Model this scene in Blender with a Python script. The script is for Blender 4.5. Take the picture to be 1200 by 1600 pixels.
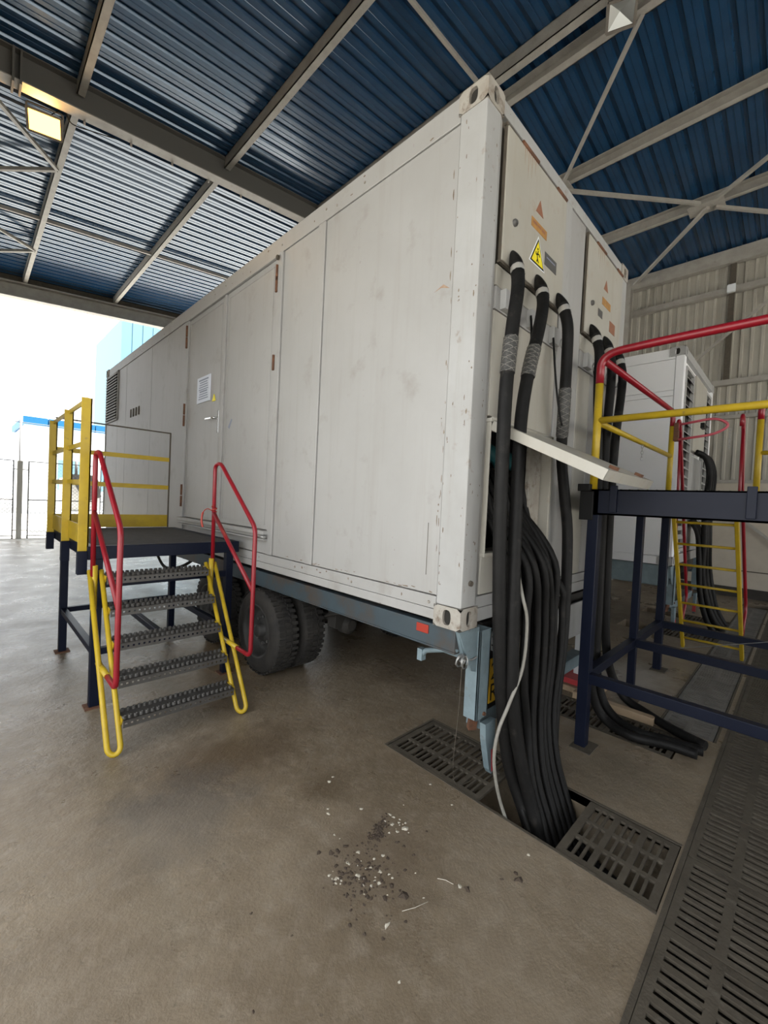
import bpy, math, random
from mathutils import Vector, Matrix
random.seed(7)
for o in list(bpy.data.objects):
    bpy.data.objects.remove(o)
S = bpy.context.scene
COL = S.collection

# ------------------------------------------------------------------ camera
cam_d = bpy.data.cameras.new('camera')
cam_d.sensor_fit = 'VERTICAL'
cam_d.sensor_height = 36.0
cam_d.lens = 36.0 * 654.84 / 1600.0
cam_d.clip_start = 0.02
cam_d.clip_end = 500
cam = bpy.data.objects.new('camera', cam_d)
COL.objects.link(cam)
_right = Vector((0.7073, -0.7053, 0.0479)).normalized()
_fwd = Vector((0.7067, 0.7070, -0.0255)).normalized()
_up = _right.cross(_fwd).normalized()
_right = _fwd.cross(_up)
cam.matrix_world = Matrix(((_right.x, _up.x, -_fwd.x, -1.880),
                           (_right.y, _up.y, -_fwd.y, -1.267),
                           (_right.z, _up.z, -_fwd.z, 1.661), (0, 0, 0, 1)))
S.camera = cam

# ------------------------------------------------------------------ world, sun, exposure
W = bpy.data.worlds.new('overcast_sky')
S.world = W
W.use_nodes = True
bgn = W.node_tree.nodes['Background']
bgn.inputs['Color'].default_value = (0.95, 0.975, 1.0, 1)
bgn.inputs['Strength'].default_value = 2.4
sun_d = bpy.data.lights.new('sun', 'SUN')
sun_d.energy = 22.0
sun_d.angle = math.radians(3)
sun_d.color = (1.0, 0.98, 0.94)
sun = bpy.data.objects.new('sun', sun_d)
COL.objects.link(sun)
sun.rotation_euler = Vector((-0.42, 0.03, -0.9)).to_track_quat('-Z', 'Y').to_euler()
vs = S.view_settings
vs.view_transform = 'Standard'
vs.look = 'None'
vs.gamma = 1.0
vs.use_curve_mapping = False
vs.exposure = 0.36


# ------------------------------------------------------------------ materials
def nd(nt, t, **kw):
    n = nt.nodes.new(t)
    for k, v in kw.items():
        setattr(n, k, v)
    return n


def mat(name, col, rough=0.6, metal=0.0, var=None, vscale=3.0, vamt=0.5, dirt=None, dscale=8.0, dlo=0.58, dhi=0.75,
        damt=0.8, streak=None, samt=0.5, bump=0.0, bscale=60.0, speck=None, emit=0.0, spec=None, rvar=0.0):
    m = bpy.data.materials.new(name)
    m.use_nodes = True
    nt = m.node_tree
    p = nt.nodes['Principled BSDF']
    L = nt.links.new
    p.inputs['Roughness'].default_value = rough
    p.inputs['Metallic'].default_value = metal
    if spec is not None:
        p.inputs['Specular IOR Level'].default_value = spec
    c4 = (*col, 1)
    p.inputs['Base Color'].default_value = c4
    if emit:
        p.inputs['Emission Color'].default_value = c4
        p.inputs['Emission Strength'].default_value = emit
    tc = nd(nt, 'ShaderNodeTexCoord')
    cur = None

    def mixin(prev, fac_out, color, amt):
        mx = nd(nt, 'ShaderNodeMix', data_type='RGBA')
        ml = nd(nt, 'ShaderNodeMath', operation='MULTIPLY')
        L(fac_out, ml.inputs[0])
        ml.inputs[1].default_value = amt
        L(ml.outputs[0], mx.inputs['Factor'])
        if prev is None:
            mx.inputs['A'].default_value = c4
        else:
            L(prev, mx.inputs['A'])
        mx.inputs['B'].default_value = (*color, 1)
        return mx.outputs['Result']

    def noise(scale, lo, hi, vec=None, detail=5.0):
        n = nd(nt, 'ShaderNodeTexNoise')
        n.inputs['Scale'].default_value = scale
        n.inputs['Detail'].default_value = detail
        n.inputs['Roughness'].default_value = 0.62
        L(vec if vec is not None else tc.outputs['Object'], n.inputs['Vector'])
        r = nd(nt, 'ShaderNodeMapRange')
        r.inputs['From Min'].default_value = lo
        r.inputs['From Max'].default_value = hi
        L(n.outputs[0], r.inputs['Value'])
        return r.outputs[0]
    if var is not None:
        cur = mixin(cur, noise(vscale, 0.35, 0.65), var, vamt)
    if streak is not None:
        mp = nd(nt, 'ShaderNodeMapping')
        mp.inputs['Scale'].default_value = (9, 9, 0.5)
        L(tc.outputs['Object'], mp.inputs['Vector'])
        cur = mixin(cur, noise(1.6, 0.52, 0.78, mp.outputs[0]), streak, samt)
    if dirt is not None:
        cur = mixin(cur, noise(dscale, dlo, dhi), dirt, damt)
    if speck is not None:
        cur = mixin(cur, noise(30.0, 0.715, 0.76, detail=3.0), speck, 0.7)
    if cur is not None:
        L(cur, p.inputs['Base Color'])
    if rvar:
        r = noise(vscale * 1.7, 0.3, 0.7)
        a = nd(nt, 'ShaderNodeMapRange')
        a.inputs['To Min'].default_value = max(0.05, rough - rvar)
        a.inputs['To Max'].default_value = min(1, rough + rvar)
        L(r, a.inputs['Value'])
        L(a.outputs[0], p.inputs['Roughness'])
    if bump:
        n = nd(nt, 'ShaderNodeTexNoise')
        n.inputs['Scale'].default_value = bscale
        n.inputs['Detail'].default_value = 4
        L(tc.outputs['Object'], n.inputs['Vector'])
        b = nd(nt, 'ShaderNodeBump')
        b.inputs['Strength'].default_value = bump
        b.inputs['Distance'].default_value = 0.01
        L(n.outputs[0], b.inputs['Height'])
        L(b.outputs[0], p.inputs['Normal'])
    return m


def floor_material():
    m = bpy.data.materials.new('stained_concrete')
    m.use_nodes = True
    nt = m.node_tree
    p = nt.nodes['Principled BSDF']
    L = nt.links.new
    tc = nd(nt, 'ShaderNodeTexCoord')
    O = tc.outputs['Object']

    def noise(sc, det=6, rough=0.6, vec=O):
        n = nd(nt, 'ShaderNodeTexNoise')
        n.inputs['Scale'].default_value = sc
        n.inputs['Detail'].default_value = det
        n.inputs['Roughness'].default_value = rough
        L(vec, n.inputs['Vector'])
        return n.outputs[0]

    def rng(v, a, b, c=0.0, d=1.0):
        r = nd(nt, 'ShaderNodeMapRange')
        r.inputs['From Min'].default_value = a
        r.inputs['From Max'].default_value = b
        r.inputs['To Min'].default_value = c
        r.inputs['To Max'].default_value = d
        L(v, r.inputs['Value'])
        return r.outputs[0]

    def mix(f, A, B):
        x = nd(nt, 'ShaderNodeMix', data_type='RGBA')
        L(f, x.inputs['Factor'])
        for k, v in (('A', A), ('B', B)):
            if isinstance(v, tuple):
                x.inputs[k].default_value = (*v, 1)
            else:
                L(v, x.inputs[k])
        return x.outputs['Result']

    def mul(a, b):
        x = nd(nt, 'ShaderNodeMath', operation='MULTIPLY')
        for i, v in enumerate((a, b)):
            if isinstance(v, float):
                x.inputs[i].default_value = v
            else:
                L(v, x.inputs[i])
        return x.outputs[0]

    def blob(cx, cy, r, sx=1.0, sy=1.0):
        mp = nd(nt, 'ShaderNodeMapping')
        mp.inputs['Location'].default_value = (-cx * sx, -cy * sy, 0)
        mp.inputs['Scale'].default_value = (sx, sy, 0)
        L(O, mp.inputs['Vector'])
        ln = nd(nt, 'ShaderNodeVectorMath', operation='LENGTH')
        L(mp.outputs[0], ln.inputs[0])
        ad = nd(nt, 'ShaderNodeMath', operation='ADD')
        L(ln.outputs['Value'], ad.inputs[0])
        L(rng(noise(5.0), 0.3, 0.7, -0.35 * r, 0.35 * r), ad.inputs[1])
        return rng(ad.outputs[0], 0.35 * r, r, 1.0, 0.0)
    c = mix(rng(noise(0.9), 0.35, 0.65), (0.205, 0.166, 0.118), (0.305, 0.257, 0.195))
    c = mix(mul(rng(noise(3.1), 0.42, 0.72), 0.7), c, (0.165, 0.130, 0.092))
    c = mix(mul(rng(noise(14.0), 0.48, 0.75), 0.6), c, (0.36, 0.32, 0.265))
    c = mix(mul(rng(noise(38.0, 3), 0.66, 0.72), 0.55), c, (0.10, 0.085, 0.07))
    # brown and grey stains with own outlines; the first also paints platform shadow
    c = mix(mul(blob(-0.72, 1.22, 0.6, 0.9, 1.7), 0.85), c, (0.12, 0.09, 0.06))  # part stain, part platform shadow and reflection put into the floor colour
    c = mix(mul(blob(-0.36, 0.60, 0.2), 0.7), c, (0.13, 0.10, 0.065))
    c = mix(mul(blob(-1.05, 0.95, 0.45), 0.55), c, (0.14, 0.135, 0.13))
    c = mix(mul(blob(-0.50, 0.05, 0.36), 0.55), c, (0.16, 0.125, 0.09))
    c = mix(mul(blob(1.05, -0.55, 0.45), 0.45), c, (0.16, 0.14, 0.11))
    c = mix(mul(blob(0.0, 2.9, 0.9, 1.6, 1.0), 0.45), c, (0.36, 0.25, 0.13))
    c = mix(mul(blob(2.9, -0.10, 0.75, 1.0, 1.6), 0.7), c, (0.50, 0.48, 0.45))
    c = mix(mul(rng(noise(0.35, 8, 0.7), 0.5, 0.62), 0.35), c, (0.35, 0.305, 0.245))
    tn = nd(nt, 'ShaderNodeMix', data_type='RGBA', blend_type='MULTIPLY')
    tn.inputs['Factor'].default_value = 1.0
    L(c, tn.inputs['A'])
    tn.inputs['B'].default_value = (0.82, 0.785, 0.735, 1)
    L(tn.outputs['Result'], p.inputs['Base Color'])
    L(rng(noise(2.2), 0.3, 0.7, 0.22, 0.42), p.inputs['Roughness'])
    b = nd(nt, 'ShaderNodeBump')
    b.inputs['Strength'].default_value = 0.55
    b.inputs['Distance'].default_value = 0.014
    L(noise(11.0, 8, 0.7), b.inputs['Height'])
    b2 = nd(nt, 'ShaderNodeBump')
    b2.inputs['Strength'].default_value = 0.25
    b2.inputs['Distance'].default_value = 0.004
    L(noise(90.0, 3), b2.inputs['Height'])
    L(b.outputs[0], b2.inputs['Normal'])
    L(b2.outputs[0], p.inputs['Normal'])
    return m


M = {}
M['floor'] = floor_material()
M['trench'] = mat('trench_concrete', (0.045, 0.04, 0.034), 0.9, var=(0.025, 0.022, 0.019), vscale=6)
M['white'] = mat('weathered_white_paint', (0.365, 0.362, 0.352), 0.45, var=(0.325, 0.321, 0.308), vscale=1.2, vamt=0.8,
                 streak=(0.285, 0.272, 0.245), samt=0.4, dirt=(0.20, 0.178, 0.145), dscale=4, dlo=0.58, dhi=0.8, damt=0.55,
                 speck=(0.16, 0.12, 0.09), bump=0.06, bscale=9)
M['white_post'] = mat('dirty_white_post_paint', (0.385, 0.387, 0.38), 0.5, var=(0.33, 0.328, 0.315), vscale=2.5, vamt=0.8,
                      streak=(0.27, 0.25, 0.215), samt=0.5, dirt=(0.22, 0.17, 0.12), dscale=9, dlo=0.63, dhi=0.75,
                      damt=0.7, speck=(0.10, 0.07, 0.05), bump=0.1, bscale=14)
M['cream'] = mat('aged_cream_paint', (0.41, 0.395, 0.35), 0.5, var=(0.36, 0.342, 0.29), vscale=2.0, vamt=0.8,
                 streak=(0.32, 0.27, 0.20), samt=0.5, dirt=(0.34, 0.25, 0.17), dscale=7, dlo=0.6, dhi=0.78, damt=0.6,
                 speck=(0.13, 0.09, 0.06), bump=0.08, bscale=12)
M['casting'] = mat('rusty_white_casting', (0.37, 0.35, 0.31), 0.65, var=(0.27, 0.24, 0.20), vscale=8, vamt=0.8,
                   dirt=(0.14, 0.10, 0.07), dscale=14, dlo=0.53, dhi=0.68, damt=0.85, bump=0.25, bscale=40)
M['dark'] = mat('dark_recess', (0.02, 0.018, 0.015), 0.9)
M['seam'] = mat('grimy_seam', (0.10, 0.085, 0.065), 0.9, var=(0.05, 0.04, 0.03), vscale=12)
M['rust'] = mat('rust', (0.16, 0.07, 0.035), 0.85, var=(0.08, 0.04, 0.025), vscale=25, vamt=0.8, bump=0.3, bscale=80)
M['rust_thin'] = mat('rust_run_stain', (0.30, 0.19, 0.12), 0.8, var=(0.40, 0.33, 0.25), vscale=40)
M['chip'] = mat('flaked_paint_dirt', (0.13, 0.095, 0.065), 0.9, var=(0.24, 0.20, 0.15), vscale=14, vamt=0.9)
M['chrome'] = mat('bright_metal', (0.7, 0.7, 0.7), 0.25, 1.0)
M['galv'] = mat('galvanised_steel', (0.42, 0.42, 0.41), 0.45, 0.8, var=(0.28, 0.28, 0.27), vscale=20, vamt=0.7)
M['paper'] = mat('printed_white_plate', (0.62, 0.66, 0.74), 0.4)
M['ink'] = mat('grey_print', (0.23, 0.26, 0.33), 0.6)
M['black'] = mat('black_paint', (0.008, 0.008, 0.008), 0.5, spec=0.2)
M['yellow_sign'] = mat('yellow_sign', (0.85, 0.72, 0.03), 0.4)
M['faded_sign'] = mat('faded_brown_sign', (0.30, 0.13, 0.07), 0.6, var=(0.20, 0.09, 0.06), vscale=30)
M['orange_sign'] = mat('faded_orange_plate', (0.42, 0.22, 0.06), 0.6, var=(0.30, 0.15, 0.05), vscale=25, vamt=0.8)
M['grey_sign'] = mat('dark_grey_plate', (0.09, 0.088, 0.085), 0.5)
M['cable'] = mat('black_cable_rubber', (0.006, 0.0058, 0.0056), 0.55, var=(0.012, 0.0115, 0.011), vscale=9, vamt=0.7,
                 dirt=(0.05, 0.044, 0.037), dscale=14, dlo=0.6, dhi=0.8, damt=0.55, bump=0.2, bscale=60, spec=0.18)
M['mesh_sleeve'] = mat('braided_sleeve', (0.07, 0.068, 0.063), 0.6, var=(0.02, 0.02, 0.02), vscale=90, vamt=0.9)
M['thin_cable'] = mat('grey_thin_cable', (0.25, 0.24, 0.21), 0.6, var=(0.16, 0.15, 0.13), vscale=20)
M['tape'] = mat('silver_tape', (0.6, 0.58, 0.54), 0.35, 0.5)
M['teal'] = mat('teal_boot_rubber', (0.02, 0.13, 0.14), 0.6, var=(0.01, 0.07, 0.08), vscale=20)
M['chassis'] = mat('blue_grey_chassis_paint', (0.042, 0.063, 0.076), 0.5, var=(0.03, 0.043, 0.052), vscale=4, vamt=0.8,
                   dirt=(0.07, 0.045, 0.027), dscale=4, dlo=0.48, dhi=0.68, damt=0.75, bump=0.1, bscale=20)
M['bumper'] = mat('pale_blue_bumper_paint', (0.20, 0.265, 0.29), 0.5, var=(0.14, 0.185, 0.205), vscale=6, vamt=0.8,
                  dirt=(0.12, 0.10, 0.08), dscale=14, dlo=0.6, dhi=0.75, damt=0.7, bump=0.1)
M['under'] = mat('underbody_black', (0.02, 0.019, 0.017), 0.8, var=(0.045, 0.04, 0.033), vscale=7)
M['tyre'] = mat('dusty_tyre_rubber', (0.016, 0.015, 0.014), 0.85, var=(0.038, 0.034, 0.029), vscale=7, vamt=0.8,
                bump=0.3, bscale=70)
M['rim'] = mat('dirty_rim_steel', (0.055, 0.054, 0.052), 0.6, 0.3, var=(0.03, 0.027, 0.024), vscale=9)
M['red_lens'] = mat('red_reflector', (0.34, 0.03, 0.015), 0.3)
M['red_dull'] = mat('dull_red', (0.42, 0.03, 0.035), 0.45)
M['red'] = mat('red_rail_paint', (0.25, 0.005, 0.014), 0.34, var=(0.19, 0.006, 0.012), vscale=12, vamt=0.6,
               dirt=(0.16, 0.05, 0.04), dscale=30, dlo=0.68, dhi=0.76)
M['pink'] = mat('faded_red_rail_paint', (0.55, 0.10, 0.13), 0.35)
M['yellow'] = mat('yellow_rail_paint', (0.50, 0.345, 0.014), 0.42, var=(0.39, 0.265, 0.02), vscale=9, vamt=0.7,
                  dirt=(0.20, 0.14, 0.05), dscale=26, dlo=0.64, dhi=0.74, damt=0.7)
M['navy'] = mat('navy_frame_paint', (0.0035, 0.006, 0.017), 0.42, var=(0.006, 0.009, 0.022), vscale=6, vamt=0.6,
                dirt=(0.05, 0.05, 0.05), dscale=30, dlo=0.7, dhi=0.8, damt=0.4, spec=0.18)
M['deck'] = mat('dark_grating_steel', (0.10, 0.095, 0.09), 0.5, 0.4, var=(0.06, 0.055, 0.05), vscale=15)
M['tread'] = mat('worn_tread_steel', (0.10, 0.096, 0.09), 0.45, 0.5, var=(0.075, 0.07, 0.063), vscale=14, vamt=0.8)
M['iron'] = mat('cast_iron_grate', (0.105, 0.090, 0.068), 0.7, 0.2, var=(0.066, 0.055, 0.041), vscale=7, vamt=0.8,
                dirt=(0.17, 0.15, 0.12), dscale=16, dlo=0.58, dhi=0.75, damt=0.6, bump=0.3, bscale=90)
M['iron_grey'] = mat('dusty_iron_grate', (0.20, 0.19, 0.175), 0.7, 0.2, var=(0.13, 0.122, 0.11), vscale=7, vamt=0.8,
                     dirt=(0.20, 0.18, 0.15), dscale=16, dlo=0.58, dhi=0.75, damt=0.6, bump=0.3, bscale=90)
M['roof'] = mat('blue_roof_sheet', (0.013, 0.050, 0.112), 0.2, var=(0.009, 0.036, 0.084), vscale=2.5, vamt=0.7,
                dirt=(0.03, 0.045, 0.07), dscale=9, dlo=0.6, dhi=0.8, damt=0.4, bump=0.05, bscale=25, spec=0.95)
M['roof'].node_tree.nodes['Principled BSDF'].inputs['Specular Tint'].default_value = (0.70, 0.84, 1.0, 1)
M['steel'] = mat('grey_beam_paint', (0.38, 0.36, 0.32), 0.55, var=(0.28, 0.26, 0.23), vscale=5, vamt=0.7,
                 dirt=(0.15, 0.12, 0.09), dscale=12, dlo=0.64, dhi=0.78, damt=0.7)
M['girder'] = mat('shaded_girder_paint', (0.11, 0.107, 0.098), 0.55, var=(0.11, 0.105, 0.095), vscale=5, vamt=0.7, dirt=(0.16, 0.10, 0.06), dscale=12, dlo=0.66, dhi=0.8, damt=0.5)  # poor light on the web is put into this darker grey
M['wallsheet'] = mat('pale_wall_sheet', (0.46, 0.44, 0.38), 0.5, var=(0.37, 0.35, 0.30), vscale=1.3, vamt=0.7,
                     streak=(0.27, 0.25, 0.21), samt=0.5)
M['plaster'] = mat('beige_plaster', (0.52, 0.47, 0.39), 0.85, var=(0.44, 0.39, 0.32), vscale=3, vamt=0.7, bump=0.2,
                   bscale=50)
M['lampbody'] = mat('lamp_housing', (0.20, 0.18, 0.155), 0.6, var=(0.12, 0.10, 0.08), vscale=15)
M['lampglass'] = mat('lamp_reflector', (0.62, 0.64, 0.62), 0.3, 0.7)
M['lamplit'] = mat('lit_sodium_glass', (1.0, 0.46, 0.07), 0.4, emit=8.0)
M['outground'] = mat('sunlit_concrete', (0.52, 0.50, 0.46), 0.9, var=(0.45, 0.43, 0.39), vscale=0.6)
M['fence'] = mat('fence_steel', (0.20, 0.20, 0.20), 0.6)
M['pillar'] = mat('pale_concrete_post', (0.75, 0.75, 0.72), 0.8)
M['outwhite'] = mat('white_facade', (0.75, 0.78, 0.80), 0.8)
M['bright'] = mat('bright_white_paint', (0.86, 0.87, 0.88), 0.5, var=(0.80, 0.81, 0.82), vscale=2)
M['outblue'] = mat('bright_blue_roof', (0.0, 0.11, 0.26), 0.5)
M['outcyan'] = mat('pale_blue_cladding', (0.15, 0.29, 0.36), 0.6)
M['wood'] = mat('pale_timber', (0.38, 0.28, 0.18), 0.8, var=(0.26, 0.18, 0.11), vscale=10)
M['dropping'] = mat('dried_droppings', (0.55, 0.51, 0.42), 0.9, var=(0.35, 0.31, 0.25), vscale=60)
M['crumb'] = mat('dark_dirt', (0.05, 0.036, 0.026), 0.95, var=(0.09, 0.065, 0.045), vscale=40)
M['plate_yellow'] = mat('number_plate_yellow', (0.62, 0.36, 0.02), 0.4)


# ------------------------------------------------------------------ mesh helpers
class MB:
    def __init__(s):
        s.v, s.f, s.smooth = [], [], set()

    def box(s, x0, x1, y0, y1, z0, z1):
        b = len(s.v)
        s.v += [(x, y, z) for z in (z0, z1) for y in (y0, y1) for x in (x0, x1)]
        s.f += [tuple(b + i for i in q) for q in ((0, 2, 3, 1), (4, 5, 7, 6), (0, 1, 5, 4), (2, 6, 7, 3), (0, 4, 6, 2), (1, 3, 7, 5))]
        return s

    def bar(s, p, q, w, h, up=(0, 0, 1)):
        """square bar from p to q, w wide (sideways) and h tall"""
        p, q = Vector(p), Vector(q)
        d = (q - p).normalized()
        u = Vector(up)
        if abs(d.dot(u)) > 0.98:
            u = Vector((0, 1, 0))
        r = d.cross(u).normalized()
        u = r.cross(d).normalized()
        b = len(s.v)
        for c in (p, q):
            for a, e in ((-1, -1), (1, -1), (1, 1), (-1, 1)):
                s.v.append(tuple(c + r * (a * w / 2) + u * (e * h / 2)))
        s.f += [tuple(b + i for i in t) for t in ((0, 1, 2, 3), (7, 6, 5, 4), (0, 4, 5, 1), (1, 5, 6, 2), (2, 6, 7, 3), (3, 7, 4, 0))]
        return s

    def tube(s, pts, r, n=10, caps=True, closed=False):
        pts = [Vector(p) for p in pts]
        rr = r if isinstance(r, (list, tuple)) else [r] * len(pts)
        m = len(pts)
        b = len(s.v)
        prev = None
        for i, p in enumerate(pts):
            if closed:
                d = pts[(i + 1) % m] - pts[i - 1]
            elif i == 0:
                d = pts[1] - p
            elif i == m - 1:
                d = p - pts[i - 1]
            else:
                d = (pts[i + 1] - p).normalized() + (p - pts[i - 1]).normalized()
            d.normalize()
            if prev is None:
                a = Vector((0, 0, 1)) if abs(d.z) < 0.9 else Vector((1, 0, 0))
                u = d.cross(a).normalized()
            else:
                u = (prev - d * prev.dot(d)).normalized()
            prev = u
            w = d.cross(u)
            for k in range(n):
                t = 2 * math.pi * k / n
                s.v.append(tuple(p + (u * math.cos(t) + w * math.sin(t)) * rr[i]))
        for i in range(m if closed else m - 1):
            i2 = (i + 1) % m
            for k in range(n):
                k2 = (k + 1) % n
                s.smooth.add(len(s.f))
                s.f.append((b + i * n + k, b + i * n + k2, b + i2 * n + k2, b + i2 * n + k))
        if caps and not closed:
            s.f.append(tuple(b + k for k in range(n))[::-1])
            s.f.append(tuple(b + (m - 1) * n + k for k in range(n)))
        return s

    def lathe(s, c, axis, prof, n=32, caps=True):
        """revolve (axial, radius) profile around axis through c"""
        c, ax = Vector(c), Vector(axis).normalized()
        a = Vector((0, 0, 1)) if abs(ax.z) < 0.9 else Vector((1, 0, 0))
        u = ax.cross(a).normalized()
        w = ax.cross(u)
        b = len(s.v)
        for h, r in prof:
            for k in range(n):
                t = 2 * math.pi * k / n
                s.v.append(tuple(c + ax * h + (u * math.cos(t) + w * math.sin(t)) * r))
        for i in range(len(prof) - 1):
            for k in range(n):
                k2 = (k + 1) % n
                s.smooth.add(len(s.f))
                s.f.append((b + i * n + k, b + i * n + k2, b + (i + 1) * n + k2, b + (i + 1) * n + k))
        if not caps:
            return s
        s.f.append(tuple(b + k for k in range(n)))
        s.f.append(tuple(b + (len(prof) - 1) * n + k for k in range(n))[::-1])
        return s

    def poly(s, pts):
        b = len(s.v)
        s.v += [tuple(p) for p in pts]
        s.f.append(tuple(range(b, b + len(pts))))
        return s

    def prism(s, pts, d):
        """closed polygon extruded by vector d"""
        b = len(s.v)
        n = len(pts)
        d = Vector(d)
        s.v += [tuple(p) for p in pts] + [tuple(Vector(p) + d) for p in pts]
        s.f.append(tuple(range(b, b + n)))
        s.f.append(tuple(range(b + n, b + 2 * n))[::-1])
        for i in range(n):
            j = (i + 1) % n
            s.f.append((b + i, b + n + i, b + n + j, b + j))
        return s

    def cells(s, xs, ys, solid, z, depth):
        """plate on a grid: top faces where solid, walls down at every edge between solid and open"""
        idx = {}

        def vid(i, j, zz):
            k = (i, j, zz)
            if k not in idx:
                idx[k] = len(s.v)
                s.v.append((xs[i], ys[j], zz))
            return idx[k]
        nx, ny = len(xs) - 1, len(ys) - 1
        sol = [[solid((xs[i] + xs[i + 1]) / 2, (ys[j] + ys[j + 1]) / 2) for j in range(ny)] for i in range(nx)]
        z2 = z - depth

        def is_s(i, j):
            return 0 <= i < nx and 0 <= j < ny and sol[i][j]
        for i in range(nx):
            for j in range(ny):
                if not sol[i][j]:
                    continue
                s.f.append((vid(i, j, z), vid(i + 1, j, z), vid(i + 1, j + 1, z), vid(i, j + 1, z)))
                for (di, dj, a, c) in ((-1, 0, (i, j + 1), (i, j)), (1, 0, (i + 1, j), (i + 1, j + 1)),
                                       (0, -1, (i, j), (i + 1, j)), (0, 1, (i + 1, j + 1), (i, j + 1))):
                    if not is_s(i + di, j + dj):
                        s.f.append((vid(*a, z2), vid(*c, z2), vid(*c, z), vid(*a, z)))
        return s


def thing(name, label, cat, loc=(0, 0, 0), group=None, kind=None):
    o = bpy.data.objects.new(name, None)
    COL.objects.link(o)
    o.empty_display_size = 0.1
    o.location = loc
    tag(o, label, cat, group, kind)
    return o


def tag(o, label=None, cat=None, group=None, kind=None):
    if label:
        o['label'] = label
    if cat:
        o['category'] = cat
    if group:
        o['group'] = group
    if kind:
        o['kind'] = kind
    return o


def base_of(o):
    v = Vector((0, 0, 0))
    while o is not None:
        v += o.location
        o = o.parent
    return v


def obj(name, mb, material, parent=None, label=None, bevel=0.0, kind=None, origin=None):
    off = base_of(parent) if parent is not None else Vector(origin if origin else (0, 0, 0))
    if parent is None and origin is None:
        xs, ys, zs = zip(*mb.v)
        off = Vector(((min(xs) + max(xs)) / 2, (min(ys) + max(ys)) / 2, min(zs)))
    me = bpy.data.meshes.new(name)
    me.from_pydata([(x - off.x, y - off.y, z - off.z) for x, y, z in mb.v], [], mb.f)
    for i in mb.smooth:
        me.polygons[i].use_smooth = True
    mm = material if isinstance(material, bpy.types.Material) else M[material]
    me.materials.append(mm)
    me.validate()
    me.update()
    o = bpy.data.objects.new(name, me)
    COL.objects.link(o)
    if parent is not None:
        o.parent = parent
    else:
        o.location = off
    if bevel:
        md = o.modifiers.new('bevel', 'BEVEL')
        md.width = bevel
        md.segments = 2
        md.limit_method = 'ANGLE'
    if label:
        o['label'] = label
    if kind:
        o['kind'] = kind
    return o


def box_part(name, b, material, parent, bevel=0.0, label=None):
    return obj(name, MB().box(*b), material, parent, bevel=bevel, label=label)


def share(o, parent, off=(0, 0, 0)):
    c = o.copy()
    COL.objects.link(c)
    c.parent = parent
    c.location = Vector(o.location) + Vector(off)
    return c


def smooth_path(pts, n=6):
    P = [Vector(p) for p in pts]
    out = []
    for i in range(len(P) - 1):
        p0 = P[max(i - 1, 0)]
        p1, p2 = P[i], P[i + 1]
        p3 = P[min(i + 2, len(P) - 1)]
        for k in range(n):
            t = k / n
            out.append(0.5 * ((2 * p1) + (p2 - p0) * t + (2 * p0 - 5 * p1 + 4 * p2 - p3) * t * t + (3 * p1 - p0 - 3 * p2 + p3) * t ** 3))
    out.append(P[-1])
    return out


def round_path(pts, r=0.06, n=5):
    """polyline with rounded corners"""
    P = [Vector(p) for p in pts]
    out = [P[0]]
    for i in range(1, len(P) - 1):
        a, b, c = P[i - 1], P[i], P[i + 1]
        ra = min(r, (a - b).length * 0.45)
        rc = min(r, (c - b).length * 0.45)
        s, e = b + (a - b).normalized() * ra, b + (c - b).normalized() * rc
        for k in range(n + 1):
            t = k / n
            out.append(s * (1 - t) ** 2 + b * 2 * t * (1 - t) + e * t * t)
    out.append(P[-1])
    return out


def text_mesh(mb, s, origin, right, up, size, depth=0.001):
    cu = bpy.data.curves.new('t', 'FONT')
    cu.body = s
    cu.size = size
    to = bpy.data.objects.new('t', cu)
    COL.objects.link(to)
    dg = bpy.context.evaluated_depsgraph_get()
    dg.update()
    me = bpy.data.meshes.new_from_object(to.evaluated_get(dg))
    o, r, u = Vector(origin), Vector(right), Vector(up)
    b = len(mb.v)
    mb.v += [tuple(o + r * v.co.x + u * v.co.y) for v in me.vertices]
    mb.f += [tuple(b + i for i in p.vertices) for p in me.polygons]
    bpy.data.objects.remove(to)
    bpy.data.curves.remove(cu)
    bpy.data.meshes.remove(me)


# ================================================================== SETTING
YN, YF = -9.4, 14.9            # shed runs from YN (behind the camera) to the open gable at YF
XL, XW = -2.75, 9.75           # eave lines
RX, RZ, SL = 3.7, 8.03, 0.1    # ridge and slope
LIGHT_BAY = (-4.5, 2.6)        # unseen opening added to the left wall, sized for the light it admits


def roof_z(x):
    return RZ - SL * abs(x - RX)


# ---- floor with cable trenches
TR = [(0.19, 0.69, -0.92, 0.66), (-2.6, 9.0, -1.32, -0.93), (2.05, 9.0, -0.885, -0.54), (1.55, 1.96, -0.72, 0.62),
      (5.0, 5.5, -0.54, 0.62), (6.35, 6.76, -0.54, 0.62)]
fx = sorted(set([-3.2, XW] + [t[0] for t in TR] + [t[1] for t in TR] + [-2 + i for i in range(0, 12)]))
fy = sorted(set([YN, YF] + [t[2] for t in TR] + [t[3] for t in TR] + [-9 + i for i in range(0, 24)]))


def in_trench(x, y):
    return any(a < x < b and c < y < d for a, b, c, d in TR)


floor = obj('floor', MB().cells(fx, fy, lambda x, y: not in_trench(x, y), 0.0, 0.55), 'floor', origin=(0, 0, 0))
tag(floor, 'worn beige-grey concrete floor with stains and cable trenches', None, None, 'structure')
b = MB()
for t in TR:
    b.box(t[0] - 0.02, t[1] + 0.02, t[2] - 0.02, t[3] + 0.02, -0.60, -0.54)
obj('trench_bottom', b, 'trench', floor)
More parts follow.
